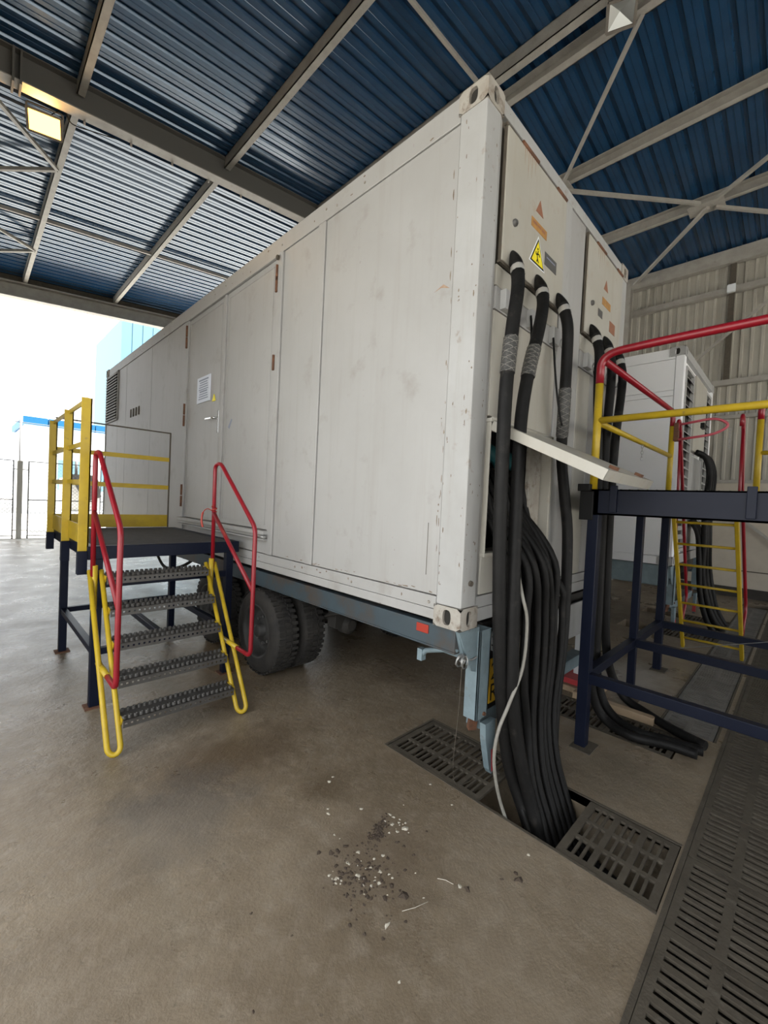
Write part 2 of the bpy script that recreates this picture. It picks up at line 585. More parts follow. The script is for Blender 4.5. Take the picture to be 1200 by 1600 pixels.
# steel angle edging of the trenches
b = MB()
for (a, c, d, e) in ((0.19, 0.69, -0.92, 0.66),):
    b.box(a - 0.016, a, d, e, -0.05, 0.003).box(c, c + 0.016, d, e, -0.05, 0.003).box(a - 0.016, c + 0.016, e, e + 0.016, -0.05, 0.003)
b.box(-2.6, 9.0, -0.95, -0.93, -0.05, 0.003).box(2.05, 9.0, -0.54, -0.524, -0.05, 0.003).box(2.05, 9.0, -0.90, -0.885, -0.05, 0.003)
obj('trench_edging', b, 'iron', floor)

ground = obj('ground', MB().box(-60, 70, YF + 0.02, 90, -0.2, -0.01).box(-60, -3.2, -60, YF + 0.02, -0.2, -0.01)
             .box(-3.2, 70, -60, YN, -0.2, -0.01).box(XW, 70, YN, YF + 0.02, -0.2, -0.01), 'outground', origin=(0, 0, 0))
tag(ground, 'bright sunlit concrete yard outside the shed', None, None, 'structure')

# ---- roof: trapezoidal sheets, four ribs each
ceiling = thing('ceiling', 'blue profiled sheet roof on steel purlins', None, (0, 0, 0), None, 'structure')
PIT = 0.24
prof = []
for i in range(4):
    o = i * PIT
    prof += [(o, 0.0), (o + 0.07, 0.0), (o + 0.075, 0.006), (o + 0.085, 0.006), (o + 0.09, 0.0), (o + 0.155, 0.0), (o + 0.175, 0.036), (o + 0.22, 0.036)]
prof.append((4 * PIT, 0.0))


def roof_sheet(xa, xb):
    b = MB()
    for (y, h) in prof:
        b.v += [(xa, y, roof_z(xa) + h), (xb, y, roof_z(xb) + h)]
    for i in range(len(prof) - 1):
        b.f.append((2 * i, 2 * i + 2, 2 * i + 3, 2 * i + 1))
    return b


for (xa, xb) in ((XL - 0.25, RX), (RX, XW + 0.2)):
    first = None
    n = int((YF + 0.35 - YN) / 0.96) + 1
    for i in range(n):
        if first is None:
            first = obj('roof_sheet', roof_sheet(xa, xb), 'roof', ceiling)
            first.location.y = YN
        else:
            share(first, ceiling, (0, 0.96 * i, 0))
box_part('ridge_cap', (RX - 0.2, RX + 0.2, YN, YF, RZ + 0.02, RZ + 0.06), 'roof', ceiling)


def channel(b, x, y0, y1, zt, w, h, side):
    """C section running along Y, open to +x or -x"""
    t = 0.012
    xa, xb = x - w / 2, x + w / 2
    b.box(xa, xb, y0, y1, zt - t, zt)
    b.box(xa, xb, y0, y1, zt - h, zt - h + t)
    if side > 0:
        b.box(xa, xa + t, y0, y1, zt - h, zt)
    else:
        b.box(xb - t, xb, y0, y1, zt - h, zt)


bays = ((-1.3, 6.52, 'near'), (6.70, 14.75, 'far'))
PL = {('near', 1.42): 'long grey roof purlin above the white doors, left of the ridge pair',
      ('near', -0.78): 'short grey purlin at the upper left edge ending on the girder',
      ('far', 1.42): 'whitish purlin in the far roof bay, nearer the container',
      ('far', -0.78): 'whitish purlin in the far roof bay beside the lit floodlight',
      ('near', 3.48): 'left channel of the doubled ridge purlin above the container corner',
      ('near', 3.90): 'right channel of the doubled ridge purlin, lamp hanging on it',
      ('near', 5.82): 'grey purlin right of the ridge, first one down the blue slope',
      ('near', 7.79): 'grey purlin with gusset plate, second one right of the ridge'}
for (y0, y1, bay) in bays:
    for x in (-0.78, 1.42, 3.48, 3.90, 5.82, 7.79):
        b = MB()
        w, h = (0.10, 0.20) if x not in (3.48, 3.90) else (0.12, 0.20)
        channel(b, x, y0, y1, roof_z(x) - 0.002, w, h, 1 if x < 3.6 else -1)
        lb = PL.get((bay, x), None)
        if lb is None:
            continue
        o = obj('roof_purlin', b, 'steel')
        tag(o, lb, 'beam', 'roof purlins')


def girder(y, label, h=0.42):
    """I girder following both roof slopes"""
    t = thing('roof_girder', label, 'beam', (RX, y, 0), 'main roof girders')
    for nm, z0, z1, w in (('web', -h + 0.016, -0.02, 0.014), ('top_flange', -0.02, -0.004, 0.2), ('bottom_flange', -h, -h + 0.016, 0.2)):
        b = MB()
        pts = [(XL, roof_z(XL)), (RX, RZ), (XW, roof_z(XW))]
        for (x, z) in pts:
            b.v += [(x, y - w / 2, z + z0), (x, y + w / 2, z + z0), (x, y + w / 2, z + z1), (x, y - w / 2, z + z1)]
        for i in range(2):
            o = i * 4
            for k in range(4):
                b.f.append((o + k, o + (k + 1) % 4, o + 4 + (k + 1) % 4, o + 4 + k))
        b.f += [(0, 1, 2, 3)[::-1], (8, 9, 10, 11)]
        obj(nm, b, 'steel' if nm == 'bottom_flange' else 'girder', t)  # bottom flange paler: the light it catches is put into its colour
    b = MB()
    for x in (-1.52, -1.44):
        b.box(x - 0.012, x + 0.012, y - 0.13, y + 0.13, roof_z(x) - h - 0.06, roof_z(x) - 0.02)
    obj('splice_plate', b, 'girder', t)
    # bolt heads on the bottom flange
    for x in [-0.7 + 0.62 * i for i in range(6)]:
        z = roof_z(x) - h
        box_part('flange_clip', (x - 0.012, x + 0.012, y + 0.085, y + 0.115, z - 0.05, z + 0.03), 'steel', t)
    return t


girder(6.6, 'heavy dark grey I-beam girder crossing the roof behind the container')
girder(-1.4, 'heavy grey I-beam girder just above and behind the viewer')
# gable header over the open far end
t = thing('gable_header', 'pale grey header beam over the bright open end of the shed', 'beam', (RX, YF, 0))
b = MB()
for (za, zb, w) in ((-0.62, -0.25, 0.03), (-0.64, -0.60, 0.2), (-0.25, -0.21, 0.2)):
    n0 = len(b.v)
    for x in (XL, RX, XW):
        z = roof_z(x)
        b.v += [(x, YF - w, z + za), (x, YF + w * 0.2, z + za), (x, YF + w * 0.2, z + zb), (x, YF - w, z + zb)]
    for i in range(2):
        o = n0 + i * 4
        for k in range(4):
            b.f.append((o + k, o + (k + 1) % 4, o + 4 + (k + 1) % 4, o + 4 + k))
    b.f += [(n0, n0 + 3, n0 + 2, n0 + 1), (n0 + 8, n0 + 9, n0 + 10, n0 + 11)]
obj('web', b, 'steel', t)
b = MB()
for x in (XL, RX):
    pass
n0 = 0
for x in (XL, RX, XW):
    z = roof_z(x)
    b.v += [(x, YF + 0.02, z - 0.24), (x, YF + 0.05, z - 0.24), (x, YF + 0.05, z + 0.0), (x, YF + 0.02, z + 0.0)]
for i in range(2):
    o = i * 4
    for k in range(4):
        b.f.append((o + k, o + (k + 1) % 4, o + 4 + (k + 1) % 4, o + 4 + k))
obj('fascia_strip', b, 'seam', t)

# sag struts across the purlins and wind bracing
o = obj('sag_strut', MB().bar((XL, 10.8, roof_z(XL) - 0.13), (RX, 10.8, RZ - 0.13), 0.05, 0.07), 'steel')
tag(o, 'thin dark strut crossing the purlins of the far roof bay', 'strut')
o = obj('sag_strut', MB().bar((1.42, 2.4, roof_z(1.42) - 0.1), (3.48, 2.4, roof_z(3.48) - 0.2), 0.045, 0.045), 'steel')
tag(o, 'thin pale strut running up to the ridge above the container corner', 'strut')


def brace(name, p, q, label, w=0.05):
    p = (p[0], p[1], roof_z(p[0]) - p[2])
    q = (q[0], q[1], roof_z(q[0]) - q[2])
    o = obj(name, MB().bar(p, q, w, 0.05).bar(Vector(p) + Vector((0, 0, 0.02)), Vector(q) + Vector((0, 0, 0.02)), 0.008, 0.06), 'steel')
    tag(o, label, 'brace', 'roof wind braces')


brace('roof_brace', (3.92, 0.45, .19), (5.80, 2.2, .22), 'thin roof brace from the unlit floodlight down to the first purlin')
brace('roof_brace', (5.86, 2.2, .24), (7.62, 0.38, .22), 'nearly level thin roof brace between the first and second purlin')
brace('roof_brace', (7.75, 0.28, .25), (9.72, 2.05, .2), 'thicker roof brace from the gusset plate down to the wall corner', 0.07)
brace('roof_brace', (7.70, 0.22, .22), (6.6, -1.35, .2), 'roof brace rising from the gusset plate to the upper right edge')
brace('roof_brace', (7.82, 0.18, .24), (9.3, -1.35, .22), 'roof brace running level from the gusset plate to the right edge')
brace('roof_brace', (-1.9, 6.85, .36), (-0.80, 8.6, .20), 'roof brace slanting past the lit floodlight', 0.06)
brace('roof_brace', (-0.80, 8.62, .20), (-2.6, 10.1, .25), 'level roof brace below the lit floodlight at the left edge')
brace('roof_brace', (-2.2, 10.9, .25), (-0.78, 12.35, .20), 'slanting roof brace in the far bay above the left doorway')
brace('roof_brace', (-0.78, 12.4, .20), (-2.2, 13.5, .25), 'lowest level roof brace above the left doorway')
o = obj('gusset_plate', MB().box(7.60, 7.95, 0.04, 0.58, roof_z(7.79) - 0.225, roof_z(7.79) - 0.206), 'steel')
tag(o, 'square gusset plate where four roof braces meet on a purlin', 'plate')
o = obj('gusset_plate', MB().box(5.70, 5.98, 2.05, 2.4, roof_z(5.82) - 0.225, roof_z(5.82) - 0.206), 'steel')
tag(o, 'small gusset plate on the first purlin beside the container top edge', 'plate')

# ---- right wall: corrugated sheets over a plastered plinth
wall = thing('wall_right', 'pale corrugated sheet wall above a beige plastered plinth', None, (XW, 0, 0), None, 'structure')
wp = []
for i in range(6):
    o = i * 0.166
    wp += [(o, 0.0), (o + 0.095, 0.0), (o + 0.110, -0.032), (o + 0.150, -0.032)]
wp.append((6 * 0.166, 0.0))
b = MB()
for (y, d) in wp:
    b.v += [(XW + d + 0.03, y, 2.47), (XW + d + 0.03, y, roof_z(XW) + 0.02)]
for i in range(len(wp) - 1):
    b.f.append((2 * i, 2 * i + 1, 2 * i + 3, 2 * i + 2))
first = obj('wall_sheet', b, 'wallsheet', wall)
first.location.y = YN
for i in range(1, 25):
    share(first, wall, (0, 0.996 * i, 0))
box_part('plinth', (XW - 0.06, XW + 0.18, YN, YF, 0, 2.40), 'plaster', wall)
box_part('plinth_ledge', (XW - 0.10, XW + 0.18, YN, YF, 2.40, 2.47), 'steel', wall)
box_part('plinth_skirt', (XW - 0.075, XW - 0.05, YN, YF, 0.55, 0.57), 'seam', wall)
box_part('plinth_foot', (XW - 0.10, XW - 0.05, YN, YF, 0.0, 0.2), 'trench', wall)


def beam_y(name, x0, x1, z0, z1, label, y0=YN, y1=YF):
    o = obj(name, MB().box(x0, x1, y0, y1, z0, z1).box(x0 - 0.01, x0, y0, y1, z0, z0 + 0.02), 'steel', bevel=0.004)
    tag(o, label, 'beam', 'steel rails along the right wall')


beam_y('eave_beam', XW - 0.16, XW - 0.02, 7.10, 7.40, 'grey eave beam along the top of the corrugated wall')
beam_y('wall_girt', XW - 0.14, XW - 0.02, 6.47, 6.60, 'upper wall girt just below the eave, small white box on it')
beam_y('wall_girt', XW - 0.14, XW - 0.02, 4.50, 4.62, 'middle wall girt level with the top of the rear container')
beam_y('wall_girt', XW - 0.12, XW - 0.02, 3.78, 3.86, 'lower wall girt behind the yellow handrail')
o = obj('junction_box', MB().box(XW - 0.22, XW - 0.141, 0.0, 0.14, 6.46, 6.62), 'outwhite', bevel=0.008)
tag(o, 'small white junction box on the upper wall girt', 'box')
for (y, lb) in ((2.05, 'grey steel column at the wall behind the container corner'), (-6.0, 'grey steel column at the wall outside the right edge')):
    t = thing('wall_column', lb, 'column', (XW - 0.25, y, 0), 'wall columns')
    box_part('web', (XW - 0.38, XW - 0.20, y - 0.006, y + 0.006, 0, 7.1), 'steel', t)
    box_part('flange', (XW - 0.39, XW - 0.375, y - 0.1, y + 0.1, 0, 7.1), 'steel', t)
    box_part('flange', (XW - 0.205, XW - 0.19, y - 0.1, y + 0.1, 0, 7.1), 'steel', t)
o = obj('wall_post', MB().box(XW - 0.09, XW - 0.035, 0.02, 0.12, 4.62, 6.47).box(XW - 0.09, XW - 0.035, 0.02, 0.12, 6.6, 7.1), 'seam')
tag(o, 'dark narrow upright between the upper wall girts', 'post')
o = obj('wall_brace', MB().bar((XW - 0.19, 0.75, 5.0), (XW - 0.19, -1.7, 7.1), 0.05, 0.05), 'steel')
tag(o, 'slanting brace on the corrugated wall above the rear container', 'brace')
o = obj('wall_brace', MB().bar((XW - 0.16, -0.30, 1.70), (XW - 0.16, -2.2, 0.0), 0.05, 0.05), 'steel')
tag(o, 'slanting brace low against the plastered plinth', 'brace')

# ---- left wall (outside the frame): sheeting above a side opening added to let in light, and the rear gable behind the camera
LIGHT_OPEN_H = 3.9  # height of the unseen openings, set for the daylight they let in
wl = thing('wall_left', 'corrugated left wall with an unseen side bay added for light', None, (XL, 0, 0), None, 'structure')
lo, hi = MB(), MB()
for (y, d) in wp:
    lo.v += [(XL - d, y, 0.0), (XL - d, y, roof_z(XL) + 0.02)]
    hi.v += [(XL - d, y, LIGHT_OPEN_H), (XL - d, y, roof_z(XL) + 0.02)]
for q in (lo, hi):
    for i in range(len(wp) - 1):
        q.f.append((2 * i, 2 * i + 1, 2 * i + 3, 2 * i + 2))
full = obj('wall_sheet', lo, 'wallsheet', wl)
half = obj('wall_sheet', hi, 'wallsheet', wl)
first_f = first_h = True
for i in range(25):
    y = YN + 0.996 * i
    op = LIGHT_BAY[0] < y + 0.5 < LIGHT_BAY[1]
    src = half if op else full
    if op and first_h:
        half.location.y = y
        first_h = False
    elif not op and first_f:
        full.location.y = y
        first_f = False
    else:
        c = share(src, wl)
        c.location.y = y
wn = thing('wall_back', 'gable sheeting above the open entrance behind the camera', None, (RX, YN, 0), None, 'structure')
obj('gable_sheet', MB().prism([(XL, YN, LIGHT_OPEN_H), (XW, YN, LIGHT_OPEN_H), (XW, YN, roof_z(XW)), (RX, YN, RZ), (XL, YN, roof_z(XL))], (0, -0.04, 0)), 'wallsheet', wn)

# ---- floodlights


def floodlight(c, face, label, lit, w=0.46, h=0.34):
    t = thing('floodlight', label, 'floodlight', c, 'roof floodlights')
    f = Vector(face).normalized()
    r = f.cross(Vector((0, 0, 1))).normalized()
    u = r.cross(f)
    c = Vector(c)

    def q(a, e, d):
        return c + r * a + u * e + f * d
    b = MB()
    ring = [[q(-w / 2 * k, -h / 2 * k, d), q(w / 2 * k, -h / 2 * k, d), q(w / 2 * k, h / 2 * k, d), q(-w / 2 * k, h / 2 * k, d)]
            for k, d in ((0.45, -0.2), (0.8, -0.1), (1.0, 0.0))]
    n0 = len(b.v)
    for rg in ring:
        b.v += [tuple(p) for p in rg]
    for i in range(2):
        for k in range(4):
            b.f.append((n0 + i * 4 + k, n0 + i * 4 + (k + 1) % 4, n0 + i * 4 + 4 + (k + 1) % 4, n0 + i * 4 + 4 + k))
    b.f.append((n0, n0 + 3, n0 + 2, n0 + 1))
    obj('housing', b, 'lampbody', t)
    b = MB()
    for a0, e0, a1, e1 in ((-1, -1, 1, -1), (1, -1, 1, 1), (1, 1, -1, 1), (-1, 1, -1, -1)):
        b.bar(q(a0 * w / 2, e0 * h / 2, 0.01), q(a1 * w / 2, e1 * h / 2, 0.01), 0.03, 0.03, up=tuple(f))
    obj('bezel', b, 'lampbody', t)
    g = 0.46
    b = MB().poly([q(-w * g, -h * g, 0.006), q(w * g, -h * g, 0.006), q(w * g, h * g, 0.006), q(-w * g, h * g, 0.006)])
    if not lit:
        cs = [q(-w * g, -h * g, 0.006), q(w * g, -h * g, 0.006), q(w * g, h * g, 0.006), q(-w * g, h * g, 0.006)]
        b = MB()
        for k in range(4):
            b.poly([cs[k], cs[(k + 1) % 4], q(0.02, 0.0, -0.06)])
    obj('glass', b, 'lamplit' if lit else 'lampglass', t)
    b = MB().tube(round_path([q(-w * 0.53, 0, -0.05), q(-w * 0.53, h * 0.75, -0.08), q(w * 0.53, h * 0.75, -0.08), q(w * 0.53, 0, -0.05)], 0.03), 0.012, 6)
    obj('bracket', b, 'lampbody', t)
    return t


lamp = floodlight((-1.14, 6.93, 6.97), (-0.20, -0.75, -0.45), 'lit orange floodlight hanging under the dark roof girder', True, 0.40, 0.27)
obj('lamp_cable', MB().tube(smooth_path([(-1.1, 7.0, 7.15), (-0.95, 6.75, 7.2), (-0.85, 6.72, 7.05), (-0.6, 6.72, 7.1), (-0.3, 6.72, 7.18)]), 0.008, 5), 'cable', lamp)
pl = bpy.data.lights.new('floodlight_bulb', 'AREA')
pl.energy = 16
pl.size = 0.3
pl.color = (1.0, 0.6, 0.22)
po = bpy.data.objects.new('floodlight_bulb', pl)
COL.objects.link(po)
po.parent = lamp
po.location = Vector((-0.20, -0.75, -0.45)).normalized() * 0.03
po.rotation_euler = Vector((-0.20, -0.75, -0.45)).to_track_quat('-Z', 'Y').to_euler()
floodlight((3.63, 0.60, 7.68), (-0.30, -0.12, -0.94), 'unlit rectangular floodlight on the ridge purlin at the top edge', False, 0.30, 0.28)


# ================================================================== TRAILERS
def ring_oval(cx, cy, rw, rh, n=20):
    out = []
    for k in range(n):
        t = 2 * math.pi * k / n
        c, s = math.cos(t), math.sin(t)
        # stadium-like oval
        out.append((cx + rw * (abs(c) ** 0.75) * (1 if c > 0 else -1), cy + rh * (abs(s) ** 0.75) * (1 if s > 0 else -1)))
    return out


def oval_face(mb, o, u, v, w, h, ew, eh, depth):
    """rectangular face w x h from corner o along u, v with an oval hole sunk by depth against u x v"""
    o, u, v = Vector(o), Vector(u), Vector(v)
    nrm = u.cross(v).normalized()
    n = 20
    inner = ring_oval(w / 2, h / 2, ew / 2, eh / 2, n)
    outer = []
    for k in range(n):
        t = 2 * math.pi * k / n
        c, s = math.cos(t), math.sin(t)
        sc = 1 / max(abs(c), abs(s))
        outer.append((w / 2 + c * sc * w / 2, h / 2 + s * sc * h / 2))
    b0 = len(mb.v)
    for (a, e) in outer:
        mb.v.append(tuple(o + u * a + v * e))
    for (a, e) in inner:
        mb.v.append(tuple(o + u * a + v * e))
    for (a, e) in inner:
        mb.v.append(tuple(o + u * a + v * e - nrm * depth))
    for k in range(n):
        j = (k + 1) % n
        mb.f.append((b0 + k, b0 + j, b0 + n + j, b0 + n + k))
        mb.f.append((b0 + n + k, b0 + n + j, b0 + 2 * n + j, b0 + 2 * n + k))


def wheel_mesh(x_out, x_in, yc, zc, R):
    """tyre lathe around X with lug blocks"""
    w = x_in - x_out
    b = MB()
    b.lathe((x_out, yc, zc), (1, 0, 0), [(0.035, R * 0.56), (0.0, R * 0.64), (0.0, R * 0.80), (0.018, R * 0.93), (0.045, R * 0.972), (w - 0.045, R * 0.972),
                                          (w - 0.018, R * 0.93), (w, R * 0.8), (w, R * 0.64), (w - 0.035, R * 0.56), (w * 0.5, R * 0.54), (0.035, R * 0.56)], 48, caps=False)
    n = 44
    for k in range(n):
        for row, (xa, xb, ph) in enumerate(((0.022, 0.085, 0), (0.09, w / 2 + 0.02, 0.5), (w / 2 + 0.025, w - 0.085, 0), (w - 0.08, w - 0.022, 0.5))):
            t = 2 * math.pi * (k + ph) / n
            dt = 0.28 * 2 * math.pi / n
            pts = []
            for (xx, tt, rr) in ((xa, t - dt, .965), (xb, t - dt * .6, .965), (xb, t + dt * 1.2, .965), (xa, t + dt, .965),
                                 (xa, t - dt, 1.0), (xb, t - dt * .6, 1.0), (xb, t + dt * 1.2, 1.0), (xa, t + dt, 1.0)):
                pts.append((x_out + xx, yc + math.cos(tt) * R * rr, zc + math.sin(tt) * R * rr))
            o = len(b.v)
            b.v += pts
            b.f += [tuple(o + i for i in q) for q in ((4, 5, 6, 7), (0, 1, 5, 4), (1, 2, 6, 5), (2, 3, 7, 6), (3, 0, 4, 7))]
    return b


def make_trailer(dx, dy, label, beam_low, detail, beam_m='chassis'):
    t = thing('trailer', label, 'trailer', (1.21 + dx, 4.1 + dy, 0), 'trailers under the containers')
    zc = 0.97
    for x in (0.035, 2.325):
        b = MB().box(x + dx, x + 0.06 + dx, 0.05 + dy, 8.2 + dy, beam_low, zc)
        b.box(x - (0.0 if x < 1 else -0.0) + dx, x + 0.06 + dx, 0.05 + dy, 8.2 + dy, beam_low - 0.012, beam_low)
        obj('side_beam', b, beam_m, t, bevel=0.004)
    for x in (0.62, 1.68):
        box_part('chassis_rail', (x + dx, x + 0.12 + dx, 0.1 + dy, 8.1 + dy, 0.62, zc), 'under', t)
    b = MB()
    for y in (0.55, 1.3, 1.62, 2.85, 4.4, 5.4, 6.4, 7.4):
        b.box(0.1 + dx, 2.32 + dx, y + dy, y + 0.08 + dy, beam_low + 0.01, zc)
    obj('cross_member', b, 'under', t)
    # tandem axles
    for yc in (2.28, 3.36):
        obj('axle', MB().tube([(0.3 + dx, yc + dy, 0.40), (2.1 + dx, yc + dy, 0.40)], 0.07, 12), 'under', t)
        obj('leaf_spring', MB().box(0.60 + dx, 0.70 + dx, yc - 0.45 + dy, yc + 0.45 + dy, 0.50, 0.56).box(0.60 + dx, 0.70 + dx, yc - 0.25 + dy, yc + 0.25 + dy, 0.45, 0.50)
            .box(0.58 + dx, 0.72 + dx, yc - 0.06 + dy, yc + 0.06 + dy, 0.30, 0.45), 'under', t)
        obj('spring_hanger', MB().box(0.58 + dx, 0.72 + dx, yc - 0.52 + dy, yc - 0.40 + dy, 0.45, 0.75), 'under', t)
        for (xo, xi, outer) in ((0.045, 0.285, 1), (0.335, 0.575, 0), (1.845, 2.085, 0), (2.135, 2.375, -1)):
            wh = obj('tyre', wheel_mesh(xo + dx, xi + dx, yc + dy, 0.395, 0.40), 'tyre', t)
            if outer:
                s = outer
                x = (xo if s > 0 else xi) + dx
                obj('rim', MB().lathe((x, yc + dy, 0.395), (s, 0, 0), [(0.010, 0.262), (-0.002, 0.250), (0.004, 0.236), (0.035, 0.222), (0.10, 0.212), (0.118, 0.185), (0.105, 0.13), (0.075, 0.10), (0.075, 0.0001)], 36, caps=False), 'rim', wh)
                obj('hub', MB().lathe((x, yc + dy, 0.395), (s, 0, 0), [(0.015, 0.0001), (0.015, 0.05), (0.03, 0.062), (0.10, 0.066)], 20), 'rim', wh)
                for k in range(8):
                    a = 2 * math.pi * k / 8
                    obj('wheel_nut', MB().lathe((x + s * 0.075, yc + dy + math.cos(a) * 0.125, 0.395 + math.sin(a) * 0.125), (s, 0, 0), [(0.0, 0.014), (0.045, 0.014)], 6), 'galv', wh)
    if detail:
        # sagging pipes and boxes under the chassis
        obj('air_line', MB().tube(smooth_path([(0.5, 1.2, 0.75), (0.45, 1.5, 0.68), (0.5, 1.75, 0.60), (0.62, 2.0, 0.5)]), 0.014, 6), 'under', t)
        obj('air_line', MB().tube(smooth_path([(0.3, 4.3, 0.84), (0.2, 4.6, 0.66), (0.1, 4.95, 0.60), (0.1, 5.3, 0.72)]), 0.02, 6), 'under', t)
        obj('brake_chamber', MB().lathe((0.75, 1.72, 0.46), (0, 1, 0), [(0, .05), (.03, .09), (.14, .09), (.18, .04)], 16), 'under', t)
    # rear corner brackets and bumper uprights
    for s, x0 in ((1, 0.0), (-1, 2.42)):
        def X(a):
            return x0 + s * a + dx
        obj('corner_bracket', MB().prism([(X(0.03), 0.02 + dy, 0.965), (X(0.23), 0.02 + dy, 0.965), (X(0.23), 0.02 + dy, 0.70), (X(0.17), 0.02 + dy, 0.72)], (0, 0.012, 0))
            .prism([(X(0.035), 0.30 + dy, 0.965), (X(0.035), 0.03 + dy, 0.965), (X(0.10), 0.03 + dy, 0.80), (X(0.10), 0.20 + dy, 0.80)], (s * 0.012, 0, 0)), 'bumper', t)
        u = obj('bumper_upright', MB().box(min(X(.215), X(.335)), max(X(.215), X(.335)), 0.0 + dy, 0.014 + dy, 0.42, 0.945)
                .box(min(X(.215), X(.230)), max(X(.215), X(.230)), 0.0 + dy, 0.09 + dy, 0.42, 0.945).box(min(X(.32), X(.335)), max(X(.32), X(.335)), 0.0 + dy, 0.09 + dy, 0.42, 0.945), 'bumper', t, bevel=0.003)
        obj('bolt', MB().lathe((X(.29), 0.0 + dy, 0.445), (0, -1, 0), [(0, .012), (.012, .011)], 8), 'rust', u)
        e = obj('bumper_end', MB().prism([(X(.315), -0.005 + dy, 0.37), (X(.43), -0.005 + dy, 0.37), (X(.445), -0.005 + dy, 0.06), (X(.415), -0.005 + dy, 0.03), (X(.385), -0.005 + dy, 0.07), (X(.325), -0.005 + dy, 0.27)], (0, 0.04, 0)), 'bumper', t, bevel=0.003)
        obj('red_stripe', MB().prism([(X(.395), -0.008 + dy, 0.19), (X(.442), -0.008 + dy, 0.19), (X(.4465), -0.008 + dy, 0.065), (X(.41), -0.008 + dy, 0.05)], (0, 0.044, 0)), 'red_dull', e)
        obj('bumper_strut', MB().bar((X(.31), 0.07 + dy, 0.45), (X(.33), 0.10 + dy, 0.30), 0.05, 0.03), 'rust', t)
    box_part('rear_cross_beam', (0.36 + dx, 2.06 + dx, 0.08 + dy, 0.16 + dy, 0.78, 0.95), 'under', t)
    box_part('bumper_bar', (0.36 + dx, 2.06 + dx, 0.06 + dy, 0.16 + dy, 0.30, 0.40), 'bumper', t, bevel=0.004)
    return t


tr1 = make_trailer(0.0, 0.0, 'blue-grey tandem-axle trailer carrying the large white container', 0.845, True)
# things fixed to the near trailer
box_part('side_reflector', (0.028, 0.036, 0.235, 0.325, 0.905, 0.955), 'red_lens', tr1, 0.003, 'orange-red side reflector')
box_part('side_reflector', (0.028, 0.036, 2.30, 2.34, 0.88, 0.91), 'red_lens', tr1, 0.003)
lk = obj('twist_lock', MB().tube(round_path([(0.06, 0.05, 0.86), (0.05, 0.16, 0.83), (0.10, 0.30, 0.775), (0.10, 0.335, 0.735)], 0.02), 0.016, 8)
         .box(0.08, 0.12, 0.315, 0.35, 0.71, 0.78), 'bumper', tr1)
obj('wire_coil', MB().tube([(0.07 + 0.035 * math.cos(k * 0.7) + 0.002 * (k % 5), 0.02 + 0.02 * math.sin(k * 0.33), 0.80 + 0.035 * math.sin(k * 0.7)) for k in range(48)], 0.004, 4)
    .tube(smooth_path([(0.06, 0.03, 0.80), (0.10, 0.05, 0.815), (0.15, 0.02, 0.79), (0.20, 0.01, 0.80)]), 0.006, 5), 'galv', tr1)
obj('dangling_wire', MB().tube(smooth_path([(0.07, 0.02, 0.78), (0.075, 0.03, 0.5), (0.08, 0.05, 0.2), (0.16, 0.07, 0.04), (0.30, 0.05, 0.02)]), 0.0018, 4), 'seam', tr1)
pb = box_part('plate_backing', (0.37, 0.62, 0.035, 0.05, 0.42, 0.93), 'black', tr1, 0.004)
npl = box_part('number_plate', (0.385, 0.60, 0.027, 0.0345, 0.46, 0.735), 'plate_yellow', pb, 0.003)
b = MB()
text_mesh(b, '2', (0.395, 0.0262, 0.605), (1, 0, 0), (0, 0, 1), 0.15)
text_mesh(b, 'R', (0.392, 0.0262, 0.475), (1, 0, 0), (0, 0, 1), 0.15)
obj('plate_characters', b, 'black', pb)
dsk = obj('round_speed_disc', MB().lathe((0.435, 0.034, 0.845), (0, -1, 0), [(0, 0.001), (0, .07), (.004, .07), (.004, .001)], 28), 'outwhite', pb)
b = MB()
text_mesh(b, '3', (0.385, 0.0285, 0.815), (1, 0, 0), (0, 0, 1), 0.09)
obj('disc_figure', b, 'black', pb)
wg = box_part('mud_plate', (1.25, 2.1, 0.02, 0.04, 0.62, 0.90), 'white_post', tr1, 0.003)
obj('support_leg', MB().box(2.28, 2.40, 0.10, 0.22, 0.10, 0.86), 'outwhite', tr1, bevel=0.004)
obj('support_foot', MB().box(2.12, 2.42, -0.02, 0.30, 0.05, 0.10), 'red_dull', tr1, bevel=0.003)
o = obj('timber_block', MB().box(2.06, 2.46, -0.06, 0.34, 0.0, 0.05), 'wood', bevel=0.006)
tag(o, 'flat timber block under the trailer support leg', 'block')
make_trailer(4.80, -0.06, 'blue trailer under the smaller white container behind', 0.70, False, 'bumper')
o = obj('timber_plank', MB().bar((1.99, 0.10, 0.03), (1.99, -0.52, 0.03), 0.07, 0.06), 'wood', bevel=0.005)
tag(o, 'timber plank lying along the floor grate behind the black cables', 'plank')


# ================================================================== CONTAINER 1
K = thing('power_container', 'large white weathered container with double doors, on a trailer', 'container', (1.21, 4.16, 0.98))
W1, L1, Z0, Z1 = 2.42, 8.32, 0.98, 3.90
